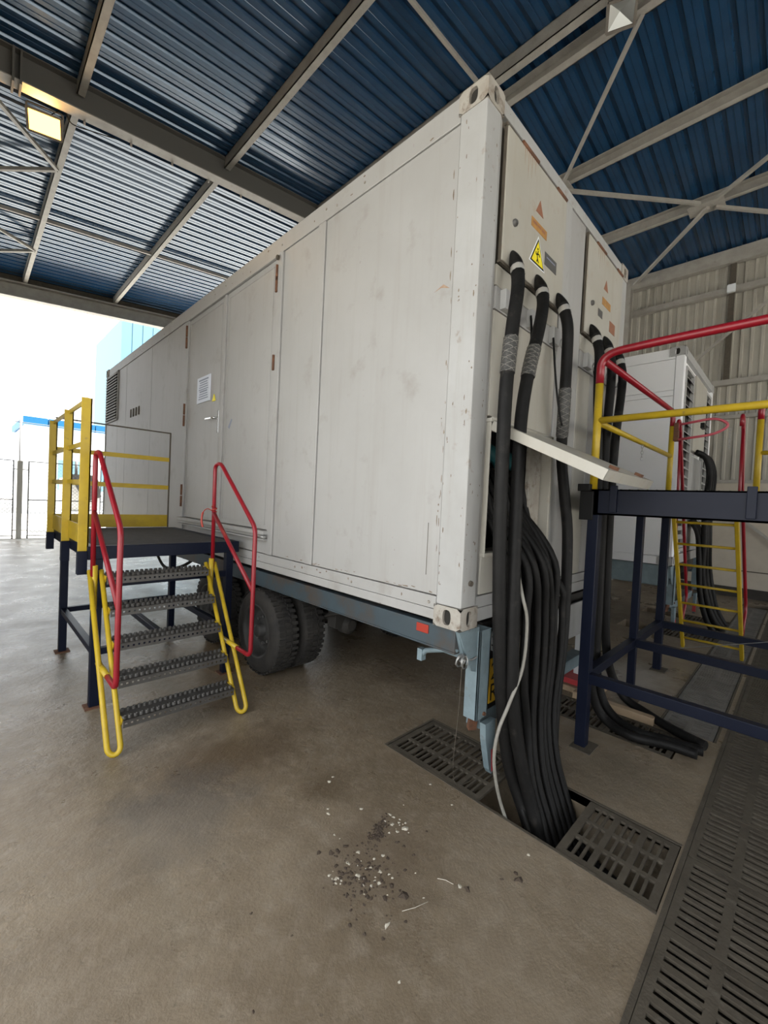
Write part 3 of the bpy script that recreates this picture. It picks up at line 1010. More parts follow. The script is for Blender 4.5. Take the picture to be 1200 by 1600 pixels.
# shell
b = MB()
b.box(0.03, 0.06, 0.05, L1 - 0.05, 1.03, 3.87).box(W1 - 0.06, W1 - 0.03, 0.05, L1 - 0.05, 1.03, 3.87)
b.box(0.03, W1 - 0.03, L1 - 0.08, L1 - 0.05, 1.03, 3.87).box(0.03, W1 - 0.03, 0.05, L1 - 0.05, 1.03, 1.06)
b.box(0.06, 0.20, 0.035, 0.06, 1.03, 3.87).box(1.0, W1 - 0.06, 0.035, 0.06, 1.03, 3.87).box(0.20, 1.0, 0.035, 0.06, 2.13, 3.87).box(0.20, 1.0, 0.035, 0.06, 1.03, 1.40)
obj('shell', b, 'seam', K)
box_part('roof_panel', (0.02, W1 - 0.02, 0.02, L1 - 0.02, 3.86, 3.885), 'white_post', K)
box_part('top_rail', (0.004, 0.10, 0.17, L1 - 0.17, 3.752, 3.893), 'white', K, 0.004)
box_part('top_rail', (W1 - 0.1, W1 - 0.004, 0.17, L1 - 0.17, 3.752, 3.893), 'white', K, 0.004)
box_part('top_rail', (0.16, W1 - 0.16, 0.006, 0.1, 3.815, 3.893), 'white_post', K, 0.004)
box_part('top_rail', (0.16, W1 - 0.16, L1 - 0.1, L1 - 0.006, 3.80, 3.893), 'white', K, 0.004)
box_part('bottom_rail', (0.004, 0.08, 0.17, L1 - 0.17, 1.068, 1.140), 'white', K, 0.003)
box_part('bottom_rail_flange', (0.000, 0.08, 0.17, L1 - 0.17, 1.008, 1.066), 'white', K, 0.004)
box_part('bottom_rail', (0.14, W1 - 0.14, 0.006, 0.08, 1.085, 1.150), 'white_post', K, 0.003)
box_part('bottom_rail_flange', (0.14, W1 - 0.14, 0.002, 0.08, 1.008, 1.083), 'white_post', K, 0.003)
box_part('bottom_rail', (W1 - 0.08, W1 - 0.004, 0.17, L1 - 0.17, 1.008, 1.14), 'white', K, 0.003)
# corner posts: near corner is an L of two faces
obj('corner_post', MB().prism([(0.0, 0.166, 1.103), (0.0, 0.0, 1.103), (0.135, 0.0, 1.103), (0.185, 0.018, 1.103), (0.185, 0.06, 1.103), (0.06, 0.06, 1.103), (0.06, 0.166, 1.103)], (0, 0, 2.68)), 'white_post', K, bevel=0.006)
obj('corner_post', MB().prism([(W1, 0.166, 1.103), (W1 - 0.06, 0.166, 1.103), (W1 - 0.06, 0.06, 1.103), (W1 - 0.165, 0.06, 1.103), (W1 - 0.165, 0.0, 1.103), (W1, 0.0, 1.103)], (0, 0, 2.68)), 'white_post', K, bevel=0.006)
box_part('corner_post', (0.0, 0.16, L1 - 0.03, L1, 1.103, 3.783), 'white_post', K, 0.005)
box_part('corner_post', (W1 - 0.16, W1, L1 - 0.16, L1, 1.103, 3.783), 'white_post', K, 0.005)


def casting(root, cx, cy, z, sx, sy, mname='casting'):
    """corner casting with oval holes, corner point at (cx,cy); sx, sy point into the container"""
    w, d, h = 0.162, 0.178, 0.12
    x0, x1 = sorted((cx - sx * 0.004, cx + sx * w))
    y0, y1 = sorted((cy - sy * 0.004, cy + sy * d))
    b = MB()
    # x faces
    b2 = MB()
    oval_face(b, (x0, y1, z), (0, -1, 0), (0, 0, 1), y1 - y0, h, 0.055, 0.085, 0.02)
    oval_face(b, (x0, y0, z), (1, 0, 0), (0, 0, 1), x1 - x0, h, 0.052, 0.085, 0.02)
    b.poly([(x1, y0, z), (x1, y1, z), (x1, y1, z + h), (x1, y0, z + h)])
    b.poly([(x1, y1, z), (x0, y1, z), (x0, y1, z + h), (x1, y1, z + h)])
    b.poly([(x0, y0, z), (x0, y1, z), (x1, y1, z), (x1, y0, z)])
    b.poly([(x0, y0, z + h), (x1, y0, z + h), (x1, y1, z + h), (x0, y1, z + h)])
    c = obj('corner_casting', b, mname, root)
    b2.box(x0 + 0.019, x1 - 0.02, y0 + 0.019, y1 - 0.02, z + 0.008, z + h - 0.008)
    obj('casting_cavity', b2, 'dark', c)
    return c


for cx, sx in ((0.0, 1), (W1, -1)):
    for cy, sy in ((0.0, 1), (L1, -1)):
        for z in (Z0, Z1 - 0.12):
            casting(K, cx, cy, z, sx, sy)
# long side panels, 6 mm joints between them
XP0, XP1 = 0.010, 0.034
for i, (y0, y1) in enumerate(((0.172, 1.372), (1.378, 1.468), (1.474, 1.962), (4.166, 5.532), (5.540, 6.890), (6.898, 7.424))):
    x = XP0 if i not in (1,) else XP0 - 0.010
    box_part('side_panel', (x, XP1, y0, y1, 1.146, 3.746), 'white', K, 0.003)
box_part('side_panel', (XP0, XP1, 7.430, L1 - 0.035, 1.146, 2.88), 'white', K, 0.003)
box_part('side_panel', (XP0, XP1, 2.062, 4.09, 1.146, 1.262), 'white', K, 0.003)
obj('weld_line', MB().box(XP0 - 0.0015, XP0, 0.255, 0.258, 1.25, 1.55), 'seam', K)
obj('paint_chip', MB().prism([(XP0 - 0.001, 0.30, 2.875), (XP0 - 0.001, 0.25, 2.885), (XP0 - 0.001, 0.19, 2.865), (XP0 - 0.001, 0.235, 2.90)], (0.0012, 0, 0)), 'rust_thin', K)
obj('post_bolt', MB().lathe((0.075, 0.0, 1.235), (0, -1, 0), [(0, .016), (.014, .015)], 8), 'seam', K)
# flaked paint and dirt spots, too small to pick apart
b = MB()
rc = random.Random(21)


def chip(pts_fn, n=6, sx=0.01, sz=0.01):
    o = len(b.v)
    ring = []
    for k in range(n):
        a = 2 * math.pi * k / n
        q = rc.uniform(0.45, 1.2)
        ring.append(pts_fn(math.cos(a) * sx * q, math.sin(a) * sz * q))
    b.v += ring
    b.f.append(tuple(range(o, o + n)))


for k in range(34):   # near corner post and seam beside it
    y, z = rc.choice((0.02, 0.05, 0.12, 0.155)) + rc.uniform(-.012, .012), rc.uniform(1.15, 3.75)
    chip(lambda u, v: (-0.0006, max(0.004, y + u), z + v), 6, rc.uniform(.002, .006), rc.uniform(.004, .02))
for k in range(40):   # panel edge along the post and the lower edge
    if k % 2:
        y, z = 0.172 + rc.uniform(0.004, 0.03), rc.uniform(1.2, 3.7)
        chip(lambda u, v: (0.0094, y + u, z + v), 6, rc.uniform(.002, .005), rc.uniform(.006, .04))
    else:
        y, z = rc.uniform(0.2, 2.0), 1.15 + rc.uniform(0.002, 0.02)
        chip(lambda u, v: (0.0094, y + u, z + v), 6, rc.uniform(.006, .04), rc.uniform(.002, .005))
for k in range(46):   # top rail and bottom rail
    zt = rc.random() < 0.65
    y, z = rc.uniform(0.25, 7.5), (rc.uniform(3.765, 3.885) if zt else rc.uniform(1.075, 1.132))
    chip(lambda u, v: (0.0034, y + u, z + v), 6, rc.uniform(.004, .018), rc.uniform(.003, .012))
for k in range(30):   # end face of the near post
    x, z = rc.uniform(0.01, 0.125), rc.uniform(1.15, 3.7)
    chip(lambda u, v: (max(0.004, x + u), -0.0006, z + v), 6, rc.uniform(.002, .006), rc.uniform(.003, .014))
o = obj('paint_chips', b, 'chip', K)
o['kind'] = 'stuff'
# door set
box_part('door_frame_post', (-0.006, 0.034, 1.968, 2.056, 1.146, 3.746), 'white', K, 0.004)
box_part('door_frame_post', (-0.006, 0.034, 4.094, 4.160, 1.146, 3.746), 'white', K, 0.004)
box_part('door_gutter', (-0.014, 0.034, 2.00, 4.17, 3.722, 3.748), 'white', K, 0.003)
box_part('door_sill', (-0.052, 0.034, 2.04, 4.14, 1.318, 1.352), 'white_post', K, 0.004)
box_part('door_sill_lip', (-0.040, 0.034, 2.04, 4.14, 1.268, 1.282), 'white_post', K, 0.003)
box_part('door_sill_apron', (-0.012, 0.034, 2.06, 4.12, 1.284, 1.316), 'white', K, 0.003)
obj('sill_bolt', MB().tube([(-0.045, 2.02, 1.30), (-0.045, 2.16, 1.30)], 0.014, 8), 'galv', K)
for (y0, y1) in ((2.064, 3.040), (3.100, 4.086)):
    d = box_part('door', (0.006, 0.03, y0, y1, 1.360, 3.716), 'white', K, 0.003)
    b = MB()
    m = 0.05
    for (a0, a1, c0, c1) in ((y0 + m, y1 - m, 1.40, 1.407), (y0 + m, y1 - m, 3.66, 3.667), (y0 + m, y0 + m + .007, 1.40, 3.667), (y1 - m - .007, y1 - m, 1.40, 3.667)):
        b.box(0.0025, 0.007, a0, a1, c0, c1)
    obj('door_molding', b, 'white', d)
    if y0 > 3:
        h = box_part('handle_plate', (-0.006, 0.006, 3.150, 3.185, 2.30, 2.54), 'chrome', d, 0.004)
        obj('handle', MB().tube(round_path([(-0.005, 3.168, 2.455), (-0.05, 3.168, 2.455), (-0.05, 3.37, 2.462)], 0.02), 0.012, 8), 'chrome', d)
        sg = box_part('notice_plate', (-0.003, 0.006, 3.40, 3.765, 2.68, 2.97), 'paper', d, 0.002, 'white notice plate with small printed lines')
        b = MB()
        for k in range(9):
            z = 2.925 - k * 0.026
            w = 0.26 - 0.05 * ((k * 7) % 4) / 3
            b.box(-0.0045, -0.003, 3.58 - w / 2, 3.58 + w / 2, z, z + (0.011 if k not in (0, 5) else 0.016))
        obj('printed_lines', b, 'ink', d)
        b = MB().prism([(-0.003, 3.255, 2.655), (-0.003, 3.335, 2.655), (-0.003, 3.295, 2.73)], (0.008, 0, 0))
        obj('small_warning_triangle', b, 'yellow_sign', d, label='small faded yellow warning triangle')
    else:
        obj('scuff_mark', MB().prism([(0.004, 2.93, 2.34), (0.004, 2.86, 2.42), (0.004, 2.84, 2.41), (0.004, 2.90, 2.32)], (0.003, 0, 0)), 'ink', d)
box_part('door_astragal', (-0.008, 0.03, 3.048, 3.090, 1.362, 3.716), 'white', K, 0.004)
for z in (1.48, 1.62, 2.46, 2.60, 3.40, 3.54):
    obj('hinge', MB().tube([(-0.012, 4.125, z), (-0.012, 4.125, z + 0.13)], 0.014, 8), 'rust', K)
for z in (2.75, 3.42, 3.52):
    obj('hinge', MB().tube([(-0.012, 2.045, z), (-0.012, 2.045, z + 0.13)], 0.012, 8), 'rust', K)
obj('gutter_bolt', MB().lathe((-0.014, 2.02, 3.70), (-1, 0, 0), [(0, .02), (.02, .02)], 8), 'seam', K)
# far louvre and vent slots
lf = obj('louvre_frame', MB().box(-0.006, 0.012, 7.43, 7.46, 2.9, 3.76).box(-0.006, 0.012, 8.26, 8.285, 2.9, 3.76).box(-0.006, 0.012, 7.43, 8.285, 2.885, 2.91).box(-0.006, 0.012, 7.43, 8.285, 3.74, 3.76), 'white_post', K)
box_part('louvre_backing', (0.012, 0.03, 7.45, 8.28, 2.9, 3.75), 'dark', K)
for i in range(16):
    z = 2.925 + i * 0.0515
    obj('louvre_slat', MB().prism([(-0.022, 7.46, z), (-0.022, 7.46, z + 0.020), (0.008, 7.46, z + 0.034), (0.008, 7.46, z + 0.028)], (0, 0.80, 0)), 'white_post', lf)
for y in (6.10, 6.25, 6.40, 6.55):
    obj('vent_slot', MB().box(0.004, 0.011, y, y + 0.055, 2.83, 2.96), 'seam', K)
# small bolts and screws on the side
for (y, z) in ((0.22, 1.10), (0.9, 1.10), (1.6, 1.10), (2.3, 1.10), (1.25, 3.80), (2.0, 3.81), (3.1, 3.82), (0.95, 3.815), (1.38, 3.83)):
    obj('screw_head', MB().lathe((0.003, y, z), (-1, 0, 0), [(0, .010), (.006, .007)], 8), 'casting', K)

# ---- end face (y = 0)
YP0, YP1 = 0.012, 0.036


def hatch(x0, x1, name):
    d = obj(name, MB().box(x0, x1, -0.012, 0.010, 3.035, 3.765), 'cream', K, bevel=0.003)
    obj('hatch_gasket', MB().box(x0 - 0.007, x0, -0.004, 0.012, 3.02, 3.775).box(x1, x1 + 0.007, -0.004, 0.012, 3.02, 3.775).box(x0 - 0.012, x1 + 0.012, -0.006, 0.012, 3.02, 3.034).box(x0 - 0.012, x1 + 0.012, -0.006, 0.012, 3.766, 3.78), 'seam', K)
    for (a, c) in ((x0 + 0.16, x0 + 0.36), (x1 - 0.16, x1 - 0.01)):
        obj('hatch_hinge', MB().tube([(a, -0.012, 3.772), (c, -0.012, 3.772)], 0.011, 8), 'rust', d)
    for k in range(7):
        xx = x0 + 0.19 + 0.022 * k
        ln = (0.10, 0.05, 0.16, 0.07, 0.13, 0.04, 0.09)[k]
        obj('rust_run', MB().prism([(xx, -0.0126, 3.762), (xx + 0.007, -0.0126, 3.762), (xx + 0.0035, -0.0126, 3.762 - ln)], (0, 0.0008, 0)), 'rust_thin', d)
    obj('lock_knob', MB().lathe((x0 + 0.11, -0.0120, 3.285), (0, -1, 0), [(0, .02), (.012, .02), (.02, .012)], 12), 'grey_sign', d)
    return d


def tri(cx, zb, w, h, y):
    return [(cx - w / 2, y, zb), (cx + w / 2, y, zb), (cx, y, zb + h)]


h1 = hatch(0.205, 1.005, 'cable_hatch')
obj('faded_triangle_sign', MB().prism(tri(0.615, 3.485, 0.10, 0.085, -0.0140), (0, 0.002, 0)), 'faded_sign', h1, label='faded brown warning triangle')
s_ = obj('faded_text_plate', MB().box(0.515, 0.725, -0.0140, -0.0120, 3.375, 3.43), 'orange_sign', h1, label='faded orange text plate')
b = MB()
for k, (xa, xb) in enumerate(((0.535, 0.59), (0.60, 0.645), (0.655, 0.70))):
    b.box(xa, xb, -0.0146, -0.0138, 3.40 + 0.004 * (k % 2), 3.416)
obj('faded_print', b, 'faded_sign', h1)
w_ = obj('warning_sign_backing', MB().prism(tri(0.616, 3.168, 0.215, 0.185, -0.0135), (0, 0.0015, 0)), 'outwhite', h1)
obj('warning_sign_border', MB().prism(tri(0.616, 3.174, 0.19, 0.162, -0.0145), (0, 0.001, 0)), 'black', h1)
obj('warning_sign_field', MB().prism(tri(0.616, 3.183, 0.158, 0.135, -0.0155), (0, 0.001, 0)), 'yellow_sign', h1, label='yellow electric hazard triangle')
b = MB()
for (p, q) in (((0.618, 3.262), (0.606, 3.235)), ((0.606, 3.235), (0.612, 3.212)), ((0.612, 3.212), (0.602, 3.192)), ((0.612, 3.212), (0.628, 3.192)),
               ((0.608, 3.238), (0.592, 3.232)), ((0.608, 3.238), (0.628, 3.246)), ((0.628, 3.246), (0.640, 3.232)), ((0.592, 3.232), (0.588, 3.248))):
    b.bar((p[0], -0.0160, p[1]), (q[0], -0.0160, q[1]), 0.008, 0.0015, up=(0, 1, 0))
b.lathe((0.612, -0.0152, 3.272), (0, -1, 0), [(0, .007), (.0012, .007)], 10)
obj('warning_pictogram', b, 'black', h1)
obj('dark_label_plate', MB().box(0.715, 0.89, -0.0140, -0.0120, 3.225, 3.305), 'grey_sign', h1)
obj('dark_label_print', MB().box(0.74, 0.865, -0.0146, -0.0138, 3.275, 3.283), 'ink', h1)
h2 = hatch(1.445, 2.26, 'cable_hatch')
obj('faded_triangle_sign', MB().prism(tri(1.85, 3.49, 0.10, 0.085, -0.0140), (0, 0.002, 0)), 'faded_sign', h2)
obj('faded_text_plate', MB().box(1.78, 1.98, -0.0140, -0.0120, 3.36, 3.42), 'orange_sign', h2)
obj('dark_label_plate', MB().box(1.70, 1.80, -0.0140, -0.0120, 3.24, 3.30), 'grey_sign', h2)
obj('dark_label_plate', MB().box(1.98, 2.12, -0.0140, -0.0120, 3.20, 3.29), 'faded_sign', h2)
# fixed end panels
for (x0, x1, z0, z1, m, y) in ((0.192, 1.012, 2.90, 3.015, 'cream', YP0), (0.192, 1.012, 2.172, 2.762, 'cream', YP0), (0.14, 0.190, 1.156, 2.9, 'white', 0.02),
                               (0.192, 1.012, 1.156, 1.392, 'cream', YP0), (1.018, 1.140, 1.156, 3.810, 'white_post', YP0 - 0.008), (1.146, 1.42, 1.156, 3.810, 'white', YP0),
                               (1.428, 2.255, 2.90, 3.015, 'cream', YP0), (1.428, 1.68, 1.156, 2.76, 'cream', YP0), (1.686, 2.255, 1.156, 2.76, 'white', YP0),
                               (0.192, 1.012, 2.768, 2.894, 'white', YP0 - 0.004), (1.428, 2.255, 2.766, 2.894, 'white', YP0 - 0.004)):
    box_part('end_panel', (x0, x1, y, YP1, z0, z1), m, K, 0.003)
# clamp brackets on the strip below the hatches
for x in (0.24, 0.56, 0.88, 1.50, 1.82, 2.12):
    c = box_part('cable_bracket', (x, x + 0.10, -0.03, 0.010, 2.775, 2.885), 'white_post', K, 0.004)
    obj('bracket_eye', MB().tube([(x + 0.12 + 0.025 * math.cos(a), -0.035, 2.80 + 0.03 * math.sin(a)) for a in [2 * math.pi * k / 12 for k in range(12)]], 0.005, 5, closed=True), 'galv', c)
# opening frame, cavity with switchgear
ZO0, ZO1 = 1.395, 2.135
b = MB()
b.box(0.194, 0.204, -0.006, 0.16, ZO0 - 0.02, ZO1 + 0.02).box(0.985, 1.010, -0.012, 0.16, ZO0 - 0.02, ZO1 + 0.02)
b.box(0.186, 1.010, -0.012, 0.16, ZO0 - 0.022, ZO0).box(0.186, 1.010, -0.012, 0.16, ZO1, ZO1 + 0.022)
obj('opening_frame', b, 'cream', K, bevel=0.003)
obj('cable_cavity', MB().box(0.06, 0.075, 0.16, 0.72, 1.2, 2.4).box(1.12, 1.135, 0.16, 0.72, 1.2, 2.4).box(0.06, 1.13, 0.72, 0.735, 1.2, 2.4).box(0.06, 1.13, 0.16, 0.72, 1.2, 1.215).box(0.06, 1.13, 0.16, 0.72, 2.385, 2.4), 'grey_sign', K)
box_part('inner_door', (0.80, 0.97, 0.05, 0.08, 1.44, 2.10), 'casting', K, 0.004)
for k in range(4):
    x = 0.26 + 0.19 * k
    obj('busbar', MB().box(x, x + 0.05, 0.50, 0.51, 1.55, 2.3), 'galv', K)
    box_part('insulator', (x - 0.02, x + 0.07, 0.51, 0.70, 1.95, 2.05), 'casting', K, 0.01)
obj('cavity_shelf', MB().box(0.08, 1.1, 0.35, 0.60, 1.93, 1.95), 'seam', K)
# hinged flap, held open over the platform edge
fa, fb = Vector((0, 0.0, 2.150)), Vector((0, -0.63, 1.855))
fd = (fb - fa).normalized()
fn = Vector((0, -fd.z, fd.y))
if fn.z < 0:
    fn = -fn


def fl(x, s, n):
    p = fa + fd * s + fn * n
    return (x, p.y, p.z)


LF = (fb - fa).length


def fbox(b, x0, x1, s0, s1, n0, n1):
    o = len(b.v)
    b.v += [fl(x, s, n) for n in (n0, n1) for s in (s0, s1) for x in (x0, x1)]
    b.f += [tuple(o + i for i in q) for q in ((0, 2, 3, 1), (4, 5, 7, 6), (0, 1, 5, 4), (2, 6, 7, 3), (0, 4, 6, 2), (1, 3, 7, 5))]


b = MB()
fbox(b, 0.20, 1.0, 0.02, LF, -0.004, 0.0)
fbox(b, 0.20, 0.206, 0.02, LF, -0.055, 0.0)
fbox(b, 0.994, 1.0, 0.02, LF, -0.055, 0.0)
fbox(b, 0.20, 1.0, LF - 0.006, LF, -0.055, 0.0)
fl_o = obj('hinged_flap', b, 'cream', K, bevel=0.002)
b = MB()
for x in (0.34, 0.78):
    fbox(b, x, x + 0.03, LF - 0.055, LF - 0.015, 0.0, 0.016)
obj('flap_latch', b, 'rust', fl_o)
obj('flap_hinge', MB().tube([(0.2, -0.008, 2.155), (1.0, -0.008, 2.155)], 0.010, 8), 'cream', fl_o)


# ================================================================== CABLES
def cable(pts, r, label, group, boot=True, sleeve=None, name='power_cable', n=5, material='cable'):
    path = smooth_path(pts, n)
    if not boot and sleeve is None:
        o = obj(name, MB().tube(path, r, 10), material)
        return tag(o, label, 'cable', group)
    t = thing(name, label, 'cable', tuple(path[-1]), group)
    obj('jacket', MB().tube(path[(9 if boot else 0):], r, 12), material, t)
    if boot:
        obj('cone_boot', MB().tube(path[:9], [0.006, 0.014, 0.020, 0.025, 0.029, 0.033, 0.036, 0.038, 0.038], 12), material, t)
        obj('tape_band', MB().tube(path[8:11], r * 1.05, 12, caps=False), 'tape', t)
        for k in (8, 10):
            obj('wire_tie', MB().tube([path[k], path[k] + (path[k + 1] - path[k]) * 0.18], r * 1.12, 10, caps=False), 'black', t)
    if sleeve:
        a, e = sleeve
        obj('braided_sleeve', MB().tube(path[a:e], r * 1.10, 12, caps=False), 'mesh_sleeve', t)
        b = MB()
        seg = path[a:e]
        m = len(seg) * 4
        for ph in range(3):
            for sg in (1, -1):
                pts2 = []
                for k in range(m):
                    u = k / (m - 1) * (len(seg) - 1.001)
                    i = int(u)
                    p = seg[i].lerp(seg[i + 1], u - i)
                    d = (seg[i + 1] - seg[i]).normalized()
                    x = d.cross(Vector((0, 1, 0))).normalized()
                    y = d.cross(x)
                    an = sg * k * 0.75 + ph * 2.094
                    pts2.append(p + (x * math.cos(an) + y * math.sin(an)) * r * 1.14)
                b.tube(pts2, 0.0012, 4)
        obj('sleeve_wires', b, 'thin_cable', t)
    return t


R1 = 0.036
G1 = 'thick black cables of the near hatch'
cable([(0.312, -0.008, 3.125), (0.290, -0.045, 3.05), (0.255, -0.085, 2.95), (0.220, -0.108, 2.83), (0.175, -0.115, 2.62), (0.135, -0.12, 2.30), (0.128, -0.125, 1.90), (0.140, -0.13, 1.46),
       (0.175, -0.14, 0.94), (0.225, -0.15, 0.58), (0.300, -0.17, 0.23), (0.335, -0.25, 0.0), (0.30, -0.40, -0.22), (0.30, -0.60, -0.32)], R1,
      'thick black cable nearest the container corner, leftmost of three from the near hatch', G1, True, (21, 25))
cable([(0.622, -0.008, 3.118), (0.602, -0.045, 3.04), (0.570, -0.085, 2.94), (0.525, -0.108, 2.83), (0.455, -0.12, 2.66), (0.37, -0.125, 2.45), (0.300, -0.13, 2.17), (0.257, -0.15, 1.81), (0.236, -0.17, 1.36),
       (0.226, -0.19, 0.94), (0.242, -0.205, 0.59), (0.285, -0.24, 0.31), (0.325, -0.31, 0.03), (0.32, -0.43, -0.2), (0.32, -0.65, -0.32)], R1,
      'thick black cable hanging below the yellow hazard triangle, middle of three', G1, True, (22, 27))
cable([(0.938, -0.008, 3.125), (0.920, -0.045, 3.05), (0.902, -0.085, 2.96), (0.905, -0.108, 2.85), (0.925, -0.105, 2.65), (0.925, -0.105, 2.33), (0.985, -0.66, 2.00), (1.06, -0.66, 1.5)][:6] +
      [(1.035, -0.06, 2.05), (1.06, -0.09, 1.75), (1.09, -0.115, 1.45), (1.05, -0.14, 0.84), (0.90, -0.17, 0.36), (0.72, -0.25, 0.08), (0.62, -0.36, -0.15), (0.55, -0.55, -0.3)], R1,
      'thick black cable on the right of the near hatch, passing behind the flap edge', G1, True, (23, 29))
G2 = 'thick black cables of the far hatch'
cable([(1.566, -0.008, 3.122), (1.548, -0.045, 3.05), (1.522, -0.085, 2.95), (1.51, -0.108, 2.84), (1.52, -0.11, 2.6), (1.573, -0.115, 2.15), (1.655, -0.12, 1.55), (1.62, -0.13, 0.95), (1.60, -0.14, 0.50), (1.63, -0.17, 0.22), (1.66, -0.26, 0.055),
       (1.585, -0.46, 0.037), (1.66, -0.66, 0.037), (1.68, -0.84, 0.037)], R1 * 0.95, 'black cable of the far hatch nearest the yellow railing post, lying outermost on the floor', G2, True, None)
cable([(1.876, -0.008, 3.125), (1.852, -0.045, 3.05), (1.818, -0.085, 2.94), (1.80, -0.108, 2.83), (1.80, -0.11, 2.65), (1.746, -0.115, 2.17), (1.766, -0.12, 1.55), (1.765, -0.13, 0.88), (1.755, -0.14, 0.45), (1.78, -0.19, 0.17), (1.75, -0.30, 0.055),
       (1.68, -0.48, 0.037), (1.72, -0.65, 0.037), (1.76, -0.86, 0.037)], R1 * 0.95, 'black cable from the centre of the far hatch, middle one on the floor', G2, True, None)
cable([(2.166, -0.008, 3.11), (2.142, -0.045, 3.04), (2.108, -0.085, 2.93), (2.09, -0.108, 2.82), (2.07, -0.11, 2.65), (1.975, -0.115, 2.25), (1.953, -0.115, 1.66), (1.955, -0.125, 1.02), (2.00, -0.13, 0.58), (2.09, -0.16, 0.28), (2.15, -0.26, 0.08),
       (2.08, -0.44, 0.037), (1.95, -0.64, 0.037), (1.86, -0.86, 0.037)], R1 * 0.95, 'black cable farthest right on the far hatch, curving over the floor grate', G2, True, None)
# bundle leaving the flap opening, each its own cable
NB = 18
rnd = random.Random(3)
for i in range(NB):
    f = i / (NB - 1)
    back = (i % 3) * 0.04
    xs = 0.27 + 0.60 * f + rnd.uniform(-0.02, 0.02)
    zs = 1.62 + 0.25 * rnd.random()
    xm = 0.345 + 0.55 * f + rnd.uniform(-0.03, 0.03)
    xl = 0.36 + 0.58 * f ** 0.9 + rnd.uniform(-0.03, 0.03)
    xf = 0.40 + 0.42 * f + rnd.uniform(-0.03, 0.03)
    xe = 0.27 + 0.34 * f
    ym = -0.075 - back
    zm = 1.47 + 0.05 * (1 - abs(f - 0.5)) - 0.16 * (f > 0.85)
    pts = [(xs, 0.42, zs + 0.12), (xs, 0.22, zs + 0.06), (xs * 0.5 + xm * 0.5, 0.05, zm + 0.10), (xm, ym, zm - 0.18), (xl, ym - 0.01, 1.0), (xl - 0.01, ym - 0.02, 0.70),
           (xf, ym - 0.04 - 0.02 * back, 0.38), (xf * 0.6 + xe * 0.4, ym - 0.11, 0.13), (xe * 0.8 + xf * 0.2, -0.31 - back, -0.08), (xe, -0.42 - back, -0.25), (xe, -0.65 - back, -0.33)]
    if i == 0:
        lb = 'thin black cable at the left side of the bundle leaving the opening under the flap'
    elif i == NB - 1:
        lb = 'thin black cable bulging outermost right of the bundle under the flap'
    else:
        lb = '%s thin black cable from the left in the bundle hanging from the flap opening' % ['', 'second', 'third', 'fourth', 'fifth', 'sixth', 'seventh', 'eighth', 'ninth', 'tenth', 'eleventh', 'twelfth', 'thirteenth', 'fourteenth', 'fifteenth', 'sixteenth', 'seventeenth'][i]
    cable(pts, 0.0195 + 0.003 * rnd.random(), lb, 'cable bundle under the open flap', False, None, 'bundle_cable')
for (x, z, lb) in ((0.235, 1.96, 'teal rubber cable boot at the left edge of the flap opening'), (0.70, 1.97, 'teal rubber cable boot at the right of the flap opening'), (0.44, 2.0, 'teal rubber cable boot deep in the middle of the flap opening')):
    t = thing('cable_boot', lb, 'cable boot', (x, 0.22, z - 0.1), 'teal cable boots')
    obj('boot', MB().tube(smooth_path([(x, 0.36, z + 0.02), (x, 0.22, z + 0.03), (x + 0.03, 0.12, z - 0.03), (x + 0.06, 0.10, z - 0.10)]), [0.03, 0.035, 0.045, 0.05, 0.052, 0.054, 0.055, 0.055, 0.054, 0.052, 0.05, 0.048, 0.045, 0.042, 0.04, 0.037, 0.035, 0.033, 0.03], 12), 'teal', t)
    obj('tail', MB().tube(smooth_path([(x + 0.06, 0.10, z - 0.09), (x + 0.10, 0.08, z - 0.25), (x + 0.12, 0.04, z - 0.42)]), 0.02, 8), 'cable', t)
cable([(0.45, 0.05, 1.50), (0.37, -0.09, 1.40), (0.26, -0.215, 1.187), (0.29, -0.235, 1.043), (0.27, -0.235, 0.80), (0.175, -0.215, 0.615), (0.11, -0.20, 0.497), (0.095, -0.19, 0.362), (0.13, -0.19, 0.207),
       (0.20, -0.20, 0.03), (0.23, -0.27, -0.12), (0.26, -0.4, -0.25)], 0.009, 'thin light grey cable looping in front of the black cables', None, False, None, 'control_cable', material='thin_cable')
for (pts, lb) in (([(0.56, -0.02, 2.84), (0.50, -0.06, 2.72), (0.47, -0.08, 2.55), (0.44, -0.09, 2.42), (0.36, -0.115, 2.36)], 'thin black wire looping beside the middle cable below the near hatch'),
                  ([(0.87, -0.03, 2.80), (0.85, -0.06, 2.6), (0.87, -0.08, 2.4), (0.92, -0.10, 2.22)], 'thin black wire hanging straight beside the right cable of the near hatch'),
                  ([(1.62, -0.03, 2.80), (1.64, -0.06, 2.6), (1.66, -0.08, 2.35), (1.70, -0.1, 2.1)], 'thin black wire between the first two cables of the far hatch')):
    cable(pts, 0.007, lb, 'thin wires on the container end', False, None, 'thin_wire')

# ================================================================== FLOOR GRATES


def grate_small(x0, x1, y0, y1, rows, cols):
    """cast grate: slots long in X, `cols` slots along Y in groups of three"""
    m = 0.022
    sl = []
    cw = (x1 - x0 - 2 * m) / rows
    groups = max(1, round(cols / 3))
    gp = (y1 - y0 - 2 * m) / groups
    for g in range(groups):
        for k in range(3):
            ya = y0 + m + g * gp + gp * (0.10 + 0.29 * k)
            yb = ya + gp * 0.20
            for r in range(rows):
                xa = x0 + m + r * cw + 0.012
                sl.append((xa, xa + cw - 0.024, ya, yb))
    return sl


